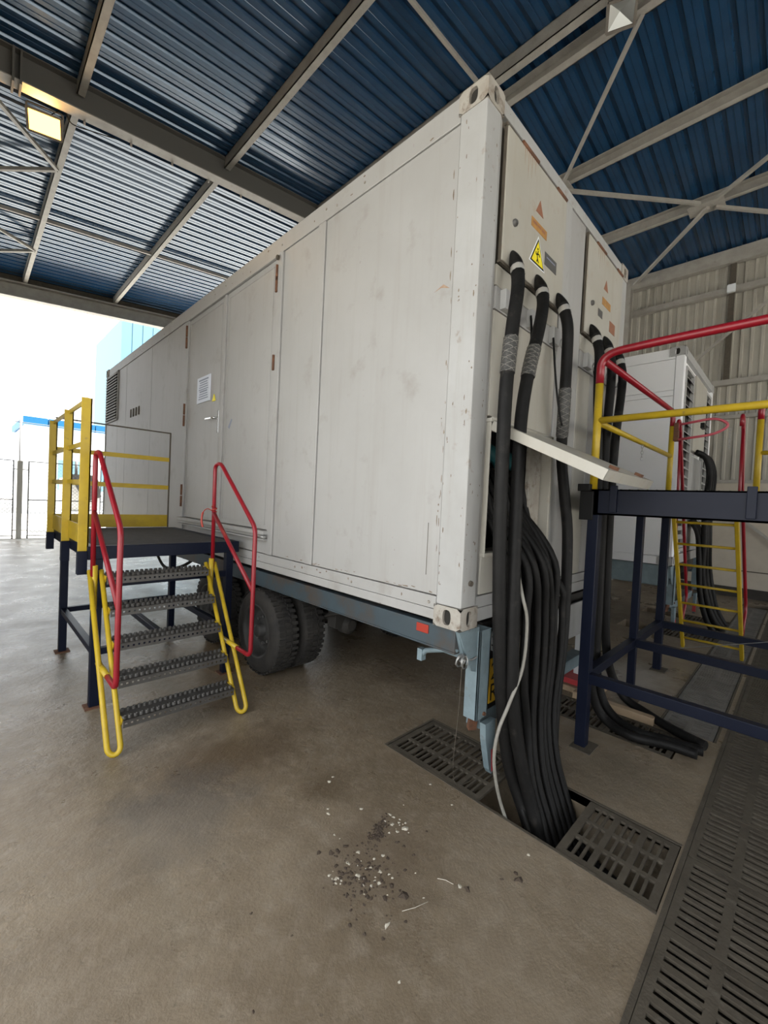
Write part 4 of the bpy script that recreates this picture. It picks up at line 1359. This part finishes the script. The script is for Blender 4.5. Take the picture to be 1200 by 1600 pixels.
def grate_long(x0, x1, y0, y1):
    """two columns of slots, slots long in Y, groups of three along X"""
    sl = []
    mid = (y0 + y1) / 2
    g = 3
    gp = (x1 - x0 - 0.03) / g
    for (ya, yb) in ((y0 + 0.03, mid - 0.018), (mid + 0.018, y1 - 0.03)):
        for a in range(g):
            for k in range(3):
                xa = x0 + 0.015 + a * gp + gp * (0.08 + 0.31 * k)
                sl.append((xa, xa + gp * 0.175, ya, yb))
    return sl


def grate(x0, x1, y0, y1, slots, label, group, m, z=0.0):
    xs = sorted(set([x0, x1] + [s[0] for s in slots] + [s[1] for s in slots]))
    ys = sorted(set([y0, y1] + [s[2] for s in slots] + [s[3] for s in slots]))
    b = MB().cells(xs, ys, lambda x, y: not any(a < x < c and d < y < e for a, c, d, e in slots), z, 0.014)
    o = obj('floor_grate', b, m)
    tag(o, label, 'grate', group)
    return o


GT = 'cast iron floor grates'
grate(0.196, 0.684, -0.05, 0.655, grate_small(0.196, 0.684, -0.05, 0.655, 3, 15), 'dark cast iron grate in the floor below the trailer corner', GT, 'iron')
grate(0.196, 0.684, -0.915, -0.49, grate_small(0.196, 0.684, -0.915, -0.49, 3, 9), 'square cast iron grate between the cable pit and the long trench', GT, 'iron')
ya = 0.61
for k, lb in enumerate(('slotted grate hidden deepest under the container end', 'slotted grate under the container end behind the navy leg', 'slotted grate under the cables that lie on the floor')):
    yb = ya - 0.44
    sl = grate_small(1.556, 1.954, yb + 0.004, ya, 2, 9)
    grate(1.556, 1.954, yb + 0.004, ya, sl, lb, GT, 'iron')
    ya = yb
proto = {}


def long_row(x0, n, step, y0, y1, label, group, m):
    key = (round(y1 - y0, 3), m)
    for i in range(n):
        xa = x0 + i * step
        lb = label(i, xa)
        if key not in proto:
            proto[key] = grate(xa + 0.004, xa + step - 0.004, y0, y1, grate_long(xa + 0.004, xa + step - 0.004, y0, y1), lb, group, m)
        else:
            p = proto[key]
            c = p.copy()
            COL.objects.link(c)
            c.location = (xa + step / 2, (y0 + y1) / 2, p.location.z)
            tag(c, lb, 'grate', group)


ordn = ['first', 'second', 'third', 'fourth', 'fifth', 'sixth', 'seventh', 'eighth', 'ninth', 'tenth', 'eleventh', 'twelfth', 'thirteenth', 'fourteenth', 'fifteenth', 'sixteenth', 'seventeenth', 'eighteenth', 'nineteenth', 'twentieth']
long_row(-0.85, 19, 0.5, -1.31, -0.952, lambda i, x: 'slotted trench grate along the right edge, %s from the bottom of the photo' % ordn[i] if x > -0.6 else 'slotted trench grate just below the bottom edge of the photo', 'grates of the long trench', 'iron')
long_row(2.06, 13, 0.5, -0.88, -0.545, lambda i, x: 'grey slotted grate under the navy platform, %s from the cable ends' % ordn[i], 'grates under the navy platform', 'iron_grey')
for (xa, xb, lb) in ((5.005, 5.495, 'small grate in front of the rear container, nearer the ladder'), (6.355, 6.755, 'small grate in front of the rear container, nearer the wall')):
    grate(xa, xb, -0.53, 0.10, grate_small(xa, xb, -0.53, 0.10, 2, 12), lb, GT, 'iron')
for k in range(3):
    pass

# ================================================================== ACCESS PLATFORM BY THE DOORS
P1 = thing('access_platform', 'navy steel platform with grating deck and yellow railing at the white doors', 'platform', (-0.66, 3.25, 0))
for (x, y) in ((-1.17, 2.47), (-0.15, 2.47), (-1.17, 3.93), (-0.15, 3.93)):
    lg = obj('leg', MB().box(x - 0.032, x + 0.032, y - 0.032, y + 0.032, 0.008, 1.14), 'navy', P1, bevel=0.004)
    obj('foot_plate', MB().box(x - 0.06, x + 0.06, y - 0.06, y + 0.06, 0, 0.008), 'rust', lg)
DX0, DX1, DY0, DY1, DZ = -1.24, -0.07, 2.43, 4.13, 1.225
for bx in ((DX0, DX1, DY0, DY0 + 0.05, DZ - 0.10, DZ), (DX0, DX1, DY1 - 0.05, DY1, DZ - 0.10, DZ), (DX0, DX0 + 0.05, DY0 + .05, DY1 - .05, DZ - 0.10, DZ), (DX1 - 0.05, DX1, DY0 + .05, DY1 - .05, DZ - 0.10, DZ)):
    box_part('deck_frame', bx, 'navy', P1, 0.004)
b = MB()
for k in range(30):
    y = DY0 + 0.07 + k * (DY1 - DY0 - 0.14) / 29
    b.box(DX0 + 0.05, DX1 - 0.05, y - 0.005, y + 0.005, DZ - 0.008, DZ - 0.002)
for k in range(12):
    x = DX0 + 0.1 + k * (DX1 - DX0 - 0.2) / 11
    b.box(x - 0.003, x + 0.003, DY0 + 0.05, DY1 - 0.05, DZ - 0.012, DZ - 0.0085)
o = obj('deck_grating', b, 'deck', P1)
o['kind'] = 'stuff'
for (p, q) in (((-1.17, 2.47, 0.42), (-0.15, 2.47, 0.42)), ((-1.17, 3.93, 0.42), (-0.15, 3.93, 0.42)), ((-1.17, 2.5, 0.42), (-1.17, 3.9, 0.42)), ((-0.15, 2.5, 0.42), (-0.15, 3.9, 0.42)),
               ((-0.66, 2.5, 0.42), (-0.66, 3.9, 0.42)), ((-1.17, 2.47, 0.93), (-0.15, 2.47, 0.93))):
    obj('tie_bar', MB().bar(p, q, 0.05, 0.05), 'navy', P1, bevel=0.003)
PX = -1.262
for y in (2.455, 3.20, 4.10):
    pst = obj('railing_post', MB().box(PX - 0.036, PX + 0.030, y - 0.006, y + 0.006, 1.19, 2.31).box(PX + 0.018, PX + 0.030, y - 0.006, y + 0.045, 1.19, 2.31), 'yellow', P1, bevel=0.002)
    obj('post_shoe', MB().box(PX - 0.038, PX + 0.022, y - 0.03, y + 0.03, 1.02, 1.19), 'navy', pst, bevel=0.002)
for z, h in ((2.295, 0.035), (1.985, 0.035), (1.70, 0.035)):
    obj('rail', MB().box(PX - 0.006, PX + 0.006, 2.455, 4.10, z - h / 2, z + h / 2), 'yellow', P1)
obj('kick_plate', MB().box(PX + 0.009, PX + 0.016, 2.46, 4.10, 1.225, 1.37), 'yellow', P1)
obj('kick_plate', MB().box(-1.25, -0.17, 4.10, 4.108, 1.235, 1.375), 'yellow', P1)
for z in (2.03, 1.70):
    obj('rail', MB().box(-1.25, -0.17, 4.098, 4.106, z - 0.024, z + 0.024), 'yellow', P1)
obj('thin_top_rail', MB().bar((-1.25, 4.10, 2.345), (-0.165, 4.10, 2.345), 0.014, 0.014).bar((-0.165, 4.10, 1.23), (-0.165, 4.10, 2.35), 0.014, 0.014), 'seam', P1)

# ================================================================== STAIR
ST = thing('metal_stair', 'yellow tubular stair with five serrated treads and red handrails', 'stair', (-0.79, 2.0, 0))
XA, XB = -1.205, -0.372


def stair_y(z, off=0.0):
    return 1.64 + z * 0.66 + off


for x in (XA, XB):
    z1 = 1.06
    w = 0.034
    f0, f1 = Vector((x - w, stair_y(0.06, 0.01), 0.06)), Vector((x - w, stair_y(z1, 0.01), z1))
    b0, b1 = Vector((x + w, stair_y(0.06, -0.01), 0.06)), Vector((x + w, stair_y(z1, -0.01), z1))
    arc = []
    for k in range(9):
        t = math.pi * k / 8
        c = (f0 + b0) / 2
        arc.append(c + (b0 - c) * math.cos(t) + Vector((0, -0.02, -0.043)) * math.sin(t))
    obj('stringer', MB().tube([b1] + arc + [f1], 0.0165, 10), 'yellow', ST)
TZ = [0.20, 0.405, 0.61, 0.815, 1.02]
tread_proto = None
for i, z in enumerate(TZ):
    y0 = stair_y(z, -0.075)
    if tread_proto is None:
        yy, zz = y0, z
        b = MB()
        L, Rr = XA + 0.052, XB - 0.052
        n = 22
        # perforated riser lip: cells in x/z turned upright
        xs = [L]
        for k in range(n):
            c = L + (k + 0.5) * (Rr - L) / n
            xs += [c - 0.0065, c + 0.0065]
        xs.append(Rr)
        hs = [0.0, 0.018, 0.031, 0.052]
        holes = [(xs[1 + 2 * k], xs[2 + 2 * k]) for k in range(n)]
        t2 = MB().cells(xs, hs, lambda x, h: not (0.018 < h < 0.031 and any(a < x < c for a, c in holes)), 0.0, 0.004)
        o0 = len(b.v)
        b.v += [(x, yy - w, zz - 0.052 + h) for x, h, w in t2.v]
        b.f += [tuple(o0 + q for q in f) for f in t2.f]
        b.box(L, Rr, yy, yy + 0.17, zz - 0.006, zz).box(L, Rr, yy + 0.166, yy + 0.17, zz - 0.05, zz - 0.006)
        for r in range(2):
            for k in range(n):
                c = L + (k + 0.25 + 0.5 * (r % 2)) * (Rr - L) / n
                b.lathe((c, yy + 0.018 + r * 0.11, zz), (0, 0, 1), [(0, 0.0140), (0.020, 0.0115), (0.020, 0.0085), (0.003, 0.0075)], 8)
        tread_proto = obj('tread', b, 'tread', ST)
        tz0, ty0 = zz, yy
        brks = []
        for x, s in ((L, -1), (Rr, 1)):
            brks.append(obj('tread_bracket', MB().prism([(x, yy - 0.0, zz + 0.008), (x, yy + 0.17, zz + 0.008), (x, yy + 0.17, zz - 0.05), (x, yy + 0.04, zz - 0.06)], (s * 0.006, 0, 0)), 'yellow', tread_proto))
    else:
        c = share(tread_proto, ST, (0, y0 - ty0, z - tz0))
        for brk in brks:
            c2 = brk.copy()
            COL.objects.link(c2)
            c2.parent = c
for (x, lab, D) in ((-1.225, None, 0.0), (-0.362, None, 0.0)):
    p = [(2.02, 0.47), (1.585, 0.46), (1.585, 1.42), (2.22, 1.915), (2.335, 1.905), (2.315, 1.02)]
    hr = obj('handrail', MB().tube(round_path([(x, y, z) for y, z in p], 0.06), 0.0165, 10), 'red', ST)
    obj('handrail_diagonal', MB().tube([(x, 2.325, 1.49), (x, 1.59, 0.95)], 0.0165, 10), 'red', hr)
    obj('handrail_bracket', MB().tube([(x, 2.06, 0.472), (x, 1.80, 0.466)], 0.019, 10), 'yellow', hr)
    obj('handrail_socket', MB().tube([(x + (0.01 if x < -1 else -0.01), 2.318, 0.78), (x + (0.01 if x < -1 else -0.01), 2.315, 1.10)], 0.021, 10), 'yellow', hr)
t = obj('red_ribbon', MB().tube([(-0.362 + 0.02 * math.cos(a), 2.322 + 0.02 * math.sin(a), 1.50 + 0.004 * k) for k, a in enumerate([j * 0.8 for j in range(14)])], 0.006, 5)
        .tube(smooth_path([(-0.38, 2.32, 1.51), (-0.42, 2.33, 1.525), (-0.455, 2.33, 1.49), (-0.465, 2.325, 1.42), (-0.455, 2.32, 1.37)]), [0.004] * 12 + [0.009] * 13, 6), 'red_lens')
tag(t, 'red plastic ribbon tied around the right stair handrail', 'ribbon')

# ================================================================== NAVY PLATFORM AT THE CONTAINER END
P2 = thing('cable_platform', 'tall navy steel platform with red and yellow tube railing in front of the cables', 'platform', (2.3, -1.8, 0))
AX, CX, AY, BY = 1.236, 3.408, -0.235, -3.4
for (x, y) in ((AX, AY), (2.42, AY), (CX, AY), (AX, BY), (2.42, BY), (CX, BY)):
    w = 0.036 if x != 2.42 else 0.03
    lg = obj('leg', MB().box(x - w, x + w, y - w, y + w, 0.008, 1.64), 'navy', P2, bevel=0.004)
    obj('foot_plate', MB().box(x - 0.09, x + 0.09, y - 0.09, y + 0.05, 0, 0.008), 'iron', lg)
for x in (AX, 2.42, CX):
    obj('tie_bar', MB().bar((x, AY, 0.495), (x, BY, 0.495), 0.06, 0.07), 'navy', P2, bevel=0.004)
for y in (AY, BY):
    obj('tie_bar', MB().bar((AX, y, 0.50), (CX, y, 0.50), 0.06, 0.07), 'navy', P2, bevel=0.004)
for x in (AX, CX):
    obj('deck_beam', MB().box(x - 0.03, x - 0.018, BY, AY + 0.04, 1.64, 1.815).box(x - 0.03, x + 0.03, BY, AY + 0.04, 1.805, 1.815).box(x - 0.03, x + 0.03, BY, AY + 0.04, 1.64, 1.652), 'navy', P2)
for y in (AY, BY):
    box_part('deck_beam', (AX - 0.03, CX + 0.03, y - 0.03, y + 0.03, 1.645, 1.812), 'navy', P2, 0.003)
b = MB()
for k in range(60):
    y = AY - 0.05 - k * (AY - BY - 0.1) / 59
    b.box(AX, CX, y - 0.004, y + 0.004, 1.785, 1.818)
o = obj('deck_grating', b, 'deck', P2)
o['kind'] = 'stuff'
for y in (-0.36, -1.06, -2.0):
    obj('post_socket', MB().box(AX - 0.055, AX - 0.031, y - 0.022, y + 0.022, 1.66, 1.84), 'navy', P2, bevel=0.003)
obj('corner_clamp', MB().box(AX - 0.075, AX + 0.06, AY + 0.02, AY + 0.10, 1.80, 1.85).box(AX - 0.05, AX - 0.02, AY - 0.0, AY + 0.09, 1.60, 1.80).box(AX - 0.01, AX + 0.02, AY + 0.04, AY + 0.09, 1.60, 1.80), 'black', P2, bevel=0.004)
RT = 0.026
obj('railing_post', MB().tube([(AX, AY + 0.02, 1.80), (AX, AY + 0.02, 2.55)], RT, 12), 'yellow', P2)
obj('top_rail', MB().tube(round_path([(AX, AY + 0.02, 2.55), (AX, AY + 0.02, 2.755), (AX, -0.6, 2.765), (AX, BY, 2.775)], 0.14, 8), RT * 1.02, 12), 'red', P2)
obj('top_rail', MB().tube(round_path([(AX + 0.01, AY + 0.01, 2.72), (CX, AY, 2.755), (CX, AY, 2.58)], 0.10, 6), RT * 0.95, 12), 'red', P2)
obj('mid_rail', MB().tube([(AX, AY + 0.02, 2.295), (AX, BY, 2.30)], RT * 0.9, 12), 'yellow', P2)
obj('mid_rail', MB().tube([(AX, AY + 0.02, 2.285), (CX, AY, 2.285)], RT * 0.8, 12), 'yellow', P2)
obj('railing_post', MB().tube([(CX, AY, 1.80), (CX, AY, 2.60)], RT, 12), 'yellow', P2)
obj('railing_post', MB().tube([(AX, BY, 1.80), (AX, BY, 2.78)], RT, 12), 'yellow', P2)
DYp = -0.935
obj('railing_post', MB().tube([(CX, DYp, 1.80), (CX, DYp, 2.60)], RT, 12), 'yellow', P2)
obj('top_rail', MB().tube(round_path([(CX, DYp, 2.60), (CX, DYp, 2.755), (CX, BY, 2.775)], 0.12, 6), RT, 12), 'red', P2)
obj('mid_rail', MB().tube([(CX, DYp, 2.285), (CX, BY, 2.285)], RT * 0.8, 12), 'yellow', P2)
gt = obj('safety_gate', MB().tube(round_path([(CX, AY - 0.05, 2.61), (CX, -0.60, 2.655), (CX, -0.72, 2.57), (CX, -0.60, 2.49), (CX, AY - 0.05, 2.455)], 0.10, 8), 0.013, 8), 'pink', P2)
obj('gate_hinge', MB().box(CX - 0.03, CX + 0.03, AY - 0.06, AY - 0.02, 2.44, 2.63), 'rust', gt)


def chain(b, x, y, z, n):
    for k in range(n):
        zc = z - k * 0.026
        pts = []
        for j in range(10):
            a = 2 * math.pi * j / 10
            c, s = 0.008 * math.cos(a), 0.017 * math.sin(a)
            pts.append((x + (c if k % 2 else 0), y + (0 if k % 2 else c), zc + s))
        b.tube(pts, 0.0028, 5, closed=True)


b = MB()
chain(b, CX, -0.715, 2.53, 8)
obj('gate_chain', b, 'galv', gt)
b = MB()
chain(b, 2.32, AY, 2.25, 5)
obj('hanging_chain', b, 'galv', P2)

# ladder up to the far side of the platform
LD = thing('ladder', 'yellow ladder with red handrails leaning on the far side of the navy platform', 'ladder', (4.5, -0.55, 0))


def lad(t, y):
    return (4.55 - 1.13 * t, y, 0.02 + 1.75 * t)


for y, yt in ((-0.275, -0.285), (-0.845, -0.80)):
    p, q = lad(0, y), lad(1, yt)
    obj('ladder_rail', MB().bar(p, q, 0.035, 0.055), 'yellow', LD, bevel=0.005)
    h = obj('handrail', MB().tube(round_path([(lad(.18, y)[0], y - 0.0, 0.34), (lad(.22, y)[0] + 0.28, y, 0.62), (3.85, yt, 1.95), (3.50, yt, 2.66), (3.40, yt, 2.66), (3.40, yt, 2.55)], 0.10), 0.017, 8), 'red', LD)
    obj('handrail_brace', MB().tube([(3.55, yt, 2.55), (lad(.8, yt)[0], yt, 1.42)], 0.014, 8), 'red', h)
for k in range(7):
    t = 0.075 + k * 0.137
    a, c = lad(t, -0.275 - 0.010 * t), lad(t, -0.845 + 0.045 * t)
    obj('rung', MB().tube([a, c], 0.014, 8), 'yellow', LD)
o = obj('steel_rope', MB().tube([(3.3, -0.45, 0.31), (3.2, -2.2, 0.98)], 0.004, 5), 'galv')
tag(o, 'thin taut steel rope crossing in front of the ladder foot', 'rope')
# ================================================================== CONTAINER 2
K2 = thing('rear_container', 'smaller-looking bright white container with louvred end behind the navy platform', 'container', (6.0, 4.0, 0.98))
x0, x1, y0, y1 = 4.78, 7.20, -0.06, 8.0
obj('shell', MB().box(x0 + 0.03, x1 - 0.03, y0 + 0.05, y1, 1.0, 3.87), 'bright', K2)
for cx, sx in ((x0, 1), (x1, -1)):
    for z in (0.98, 3.78):
        casting(K2, cx, y0, z, sx, 1, 'white_post')
for (a, c, d, e) in ((y0 + 0.005, y0 + 0.10, 1.10, 3.78),):
    box_part('corner_post', (x0, x0 + 0.12, a, c, d, e), 'bright', K2, 0.004)
    box_part('corner_post', (x1 - 0.12, x1, a, c, d, e), 'bright', K2, 0.004)
for (d, e) in ((1.10, 2.0), (2.006, 3.255), (3.261, 3.33), (3.336, 3.745), (3.751, 3.89)):
    box_part('side_panel', (x0 + 0.008, x0 + 0.04, y0 + 0.106, y1, d, e), 'bright', K2, 0.003)
box_part('bottom_rail', (x0, x0 + 0.06, y0 + 0.17, y1, 0.985, 1.094), 'bright', K2)
box_part('top_rail', (x0 + 0.16, x1 - 0.16, y0, y0 + 0.08, 3.78, 3.895), 'white_post', K2, 0.004)
box_part('bottom_rail', (x0 + 0.16, x1 - 0.16, y0, y0 + 0.08, 0.99, 1.12), 'white_post', K2, 0.004)
for (xa, xb, z0, z1) in ((5.0, 5.48, 1.20, 3.64), (6.62, 7.02, 1.20, 3.64)):
    fr = obj('louvre_frame', MB().box(xa - 0.04, xa, y0, y0 + 0.05, z0, z1).box(xb, xb + 0.04, y0, y0 + 0.05, z0, z1).box(xa - 0.04, xb + 0.04, y0, y0 + 0.05, z1, z1 + 0.04).box(xa - 0.04, xb + 0.04, y0, y0 + 0.05, z0 - 0.04, z0), 'white_post', K2)
    obj('louvre_backing', MB().box(xa, xb, y0 + 0.042, y0 + 0.0499, z0, z1), 'dark', fr)
    n = 20
    for k in range(n):
        z = z0 + (k + 0.1) * (z1 - z0) / n
        obj('louvre_slat', MB().prism([(xa, y0 - 0.005, z), (xa, y0 - 0.005, z + 0.008), (xa, y0 + 0.04, z + 0.055), (xa, y0 + 0.04, z + 0.047)], (xb - xa, 0, 0)), 'white_post', fr)
box_part('end_panel', (5.53, 6.57, y0 + 0.01, y0 + 0.05, 1.13, 2.55), 'white_post', K2, 0.004)
hp = box_part('cable_hatch', (5.60, 6.50, y0 - 0.012, y0 + 0.05, 2.62, 3.70), 'cream', K2, 0.004)
obj('hatch_latch', MB().box(6.10, 6.28, y0 - 0.06, y0 - 0.012, 3.02, 3.10), 'black', hp)
obj('faded_text_plate', MB().box(5.9, 6.1, y0 - 0.015, y0 - 0.012, 3.22, 3.30), 'faded_sign', hp)
for k, x in enumerate((5.85, 6.05, 6.3)):
    cable([(x, y0 - 0.02, 2.62), (x + 0.08, y0 - 0.12, 2.55), (x + 0.12, y0 - 0.18, 2.3), (x - 0.05, y0 - 0.18, 1.8), (x - 0.1, y0 - 0.2, 1.3), (x - 0.05 + 0.1 * k, y0 - 0.2, 0.8), (x + 0.05 * k, y0 - 0.3, 0.3), (x + 0.1, y0 - 0.42, 0.04), (x + 0.3, y0 - 0.5, -0.1)],
          0.04, ('black cable of the rear container, nearest the louvre', 'black cable in the middle of the rear container end', 'black cable of the rear container, nearest the wall')[k], 'cables of the rear container', False)
for k in range(5):
    x = 5.72 + 0.07 * k
    cable([(x, y0 - 0.02, 1.6), (x + 0.02, y0 - 0.12, 1.4), (x, y0 - 0.16, 1.0), (x + 0.02, y0 - 0.2, 0.5), (x + 0.1, y0 - 0.3, 0.1), (x + 0.25, y0 - 0.45, -0.1)], 0.035,
          '%s black cable from the left in the dark bundle behind the ladder' % ('first', 'second', 'third', 'fourth', 'fifth')[k], 'cable bundle of the rear container', False, None, 'bundle_cable')

# ================================================================== FLOOR DEBRIS
b = MB()
rnd = random.Random(11)


def clump(b, x, y, r, h, n=7):
    o = len(b.v)
    b.v.append((x, y, h))
    for k in range(n):
        a = 2 * math.pi * k / n
        q = r * rnd.uniform(0.35, 1.35)
        b.v.append((x + q * math.cos(a), y + q * math.sin(a), 0.0006))
    for k in range(n):
        b.f.append((o, o + 1 + k, o + 1 + (k + 1) % n))


for k in range(300):
    if k < 170:
        x, y = rnd.gauss(-0.60, 0.075), rnd.gauss(0.02, 0.085)
    else:
        t_ = rnd.gauss(0, 0.045)
        x, y = -0.385 + t_ * 0.9 + rnd.gauss(0, 0.013), 0.16 + t_ * 0.35 + rnd.gauss(0, 0.016)
    clump(b, x, y, rnd.uniform(0.003, 0.013) * rnd.uniform(0.6, 1.1), rnd.uniform(0.001, 0.006))
for (x, y, r) in ((-0.316, -0.32, .018), (-0.106, -0.452, .022), (-0.085, -0.43, .012), (-0.16, -0.40, .010), (-0.546, -0.157, .02), (-0.68, 0.26, .016), (-0.64, 0.22, .018), (-0.36, -0.05, .01), (-0.2, 0.0, .006),
                  (-0.77, -0.16, .010), (-0.79, -0.10, .008), (-0.36, 0.05, .012), (-0.73, -0.22, .009), (-1.05, 0.2, .008), (-0.98, 0.02, .007), (-1.2, -0.1, .006), (-1.12, -0.33, .009), (-1.15, -0.36, .007)):
    clump(b, x, y, r, r * 0.6)
o = obj('dirt_crumbs', b, 'crumb')
tag(o, 'dark dirt crumbs scattered on the floor in front of the container corner', 'dirt', None, 'stuff')
b = MB()
for k in range(60):
    if k < 34:
        x, y = rnd.gauss(-0.58, 0.085), rnd.gauss(0.03, 0.095)
    elif k < 52:
        x, y = rnd.gauss(-0.30, 0.03), rnd.gauss(0.13, 0.045)
    else:
        x, y = rnd.uniform(-0.9, 0.1), rnd.uniform(-0.4, 0.6)
    clump(b, x, y, rnd.uniform(0.003, 0.012), rnd.uniform(0.0015, 0.005))
for (x, y, r) in ((-0.682, -0.196, .016), (-0.33, -0.29, .010), (-0.34, 0.62, .012), (-0.30, 0.64, .008), (-0.5, 0.42, .012), (-0.48, 0.45, .008), (0.06, -0.42, .012), (-0.27, 0.08, .018)):
    clump(b, x, y, r, r * 0.4)
b.tube([(-0.345, -0.27, 0.004), (-0.355, -0.235, 0.005), (-0.375, -0.205, 0.004)], 0.002, 4)
b.tube([(-0.60, -0.20, 0.003), (-0.55, -0.225, 0.003), (-0.49, -0.245, 0.003)], 0.0016, 4)
o = obj('bird_droppings', b, 'dropping')
tag(o, 'pale dried bird droppings scattered on the floor in front of the container', 'droppings', None, 'stuff')

# ================================================================== OUTSIDE THE OPEN END
FY = 15.6


def fence_panel(xa, xb, h, label):
    t = thing('mesh_fence_panel', label, 'fence', ((xa + xb) / 2, FY, 0), 'chain link panels outside')
    r = 0.024
    obj('frame', MB().tube([(xa, FY, 0.08), (xb, FY, 0.08), (xb, FY, h), (xa, FY, h)], r, 6, closed=True).tube([(xa, FY, -0.01), (xa, FY, 0.08)], r, 6).tube([(xb, FY, -0.01), (xb, FY, 0.08)], r, 6), 'fence', t)
    obj('mid_bar', MB().tube([(xa, FY, h * 0.5), (xb, FY, h * 0.5)], r * 0.8, 6), 'fence', t)
    b = MB()
    s = 0.11
    L, H = xb - xa, h - 0.08
    k = -H
    while k < L:
        for sg in (1, -1):
            a0, a1 = max(0, k), min(L, k + H)
            if a1 > a0:
                za, zb = a0 - k, a1 - k
                if sg < 0:
                    za, zb = H - za, H - zb
                b.bar((xa + a0, FY + 0.004 * sg, 0.08 + za), (xa + a1, FY + 0.004 * sg, 0.08 + zb), 0.006, 0.006, up=(0, 1, 0))
        k += s
    o = obj('wire_mesh', b, 'fence', t)
    o['kind'] = 'stuff'


fence_panel(-2.6, -0.87, 2.36, 'wire mesh fence panel at the left edge outside the open end')
fence_panel(-0.52, 1.2, 2.36, 'wire mesh gate panel between the concrete post and the yellow platform railing')
fence_panel(1.35, 4.2, 2.36, 'wire mesh fence panel hidden behind the white container')
o = obj('gate_post', MB().box(-0.79, -0.66, FY - 0.065, FY + 0.065, -0.01, 2.36), 'pillar', bevel=0.008)
tag(o, 'pale concrete gate post between two mesh fence panels', 'post')
b = MB().tube([(-0.86, FY, 2.1), (-0.53, FY, 2.1)], 0.015, 5).tube([(-0.86, FY, 0.25), (-0.53, FY, 0.25)], 0.015, 5)
tag(obj('gate_hinge_bars', b, 'fence'), 'short hinge bars beside the pale gate post', 'bar')
o = obj('lamp_pole', MB().tube([(-0.66, 16.6, 0), (-0.66, 16.6, 3.9)], 0.035, 8), 'fence')
tag(o, 'thin dark pole standing behind the gate under the blue roof edge', 'pole')
o = obj('overhead_wire', MB().tube([(-6.0, 16.6, 3.62), (4.5, 16.6, 3.66)], 0.012, 5), 'fence')
tag(o, 'thin dark overhead wire outside level with the blue roof edge', 'wire')
# machine outside behind the platform railing
t = thing('yard_machine', 'grey machine with sloping dark hood outside behind the yellow railing', 'machine', (1.1, 18, 0))
box_part('body', (0.6, 1.75, 17.6, 18.6, 0.75, 1.95), 'pillar', t, 0.02)
obj('hood', MB().prism([(0.75, 17.5, 2.1), (1.6, 17.5, 2.1), (1.75, 17.5, 1.3), (1.25, 17.5, 1.1)], (0, 0.5, 0)), 'grey_sign', t)
box_part('base', (0.5, 1.85, 17.5, 18.7, 0.0, 0.75), 'outwhite', t, 0.02)
obj('exhaust', MB().tube([(1.0, 17.8, 1.9), (1.0, 17.8, 2.6)], 0.05, 8), 'grey_sign', t)
# low white building with a bright blue roof edge
t = thing('blue_roof_building', 'low white building with a bright blue roof edge far outside', 'building', (4, 32, 0))
box_part('wall', (0.45, 14, 30.4, 38, 0, 5.1), 'outwhite', t)
for k in range(12):
    xa = 0.34 + k * 1.14
    obj('roof_edge_sheet', MB().prism([(xa, 29.9, 5.08), (xa + 1.09, 29.9, 5.08), (xa + 1.09, 29.9, 5.5), (xa, 29.9, 5.5)], (0, 8.3, 0.15)), 'outblue', t)
for k in range(3):
    wn = box_part('window', (2.0 + 2.2 * k, 3.2 + 2.2 * k, 30.36, 30.42, 1.4, 3.2), 'outcyan', t)
# tall pale blue clad building
t = thing('pale_blue_building', 'tall pale blue clad building outside above the container roof', 'building', (12, 40, 0))
box_part('core', (7.2, 20, 40.1, 50, 0, 16.0), 'outcyan', t)
for k in range(16):
    xa = 7.2 + k * 0.8
    box_part('cladding_panel', (xa, xa + 0.74, 40.0, 40.12, 0, 16.0), 'outcyan', t)
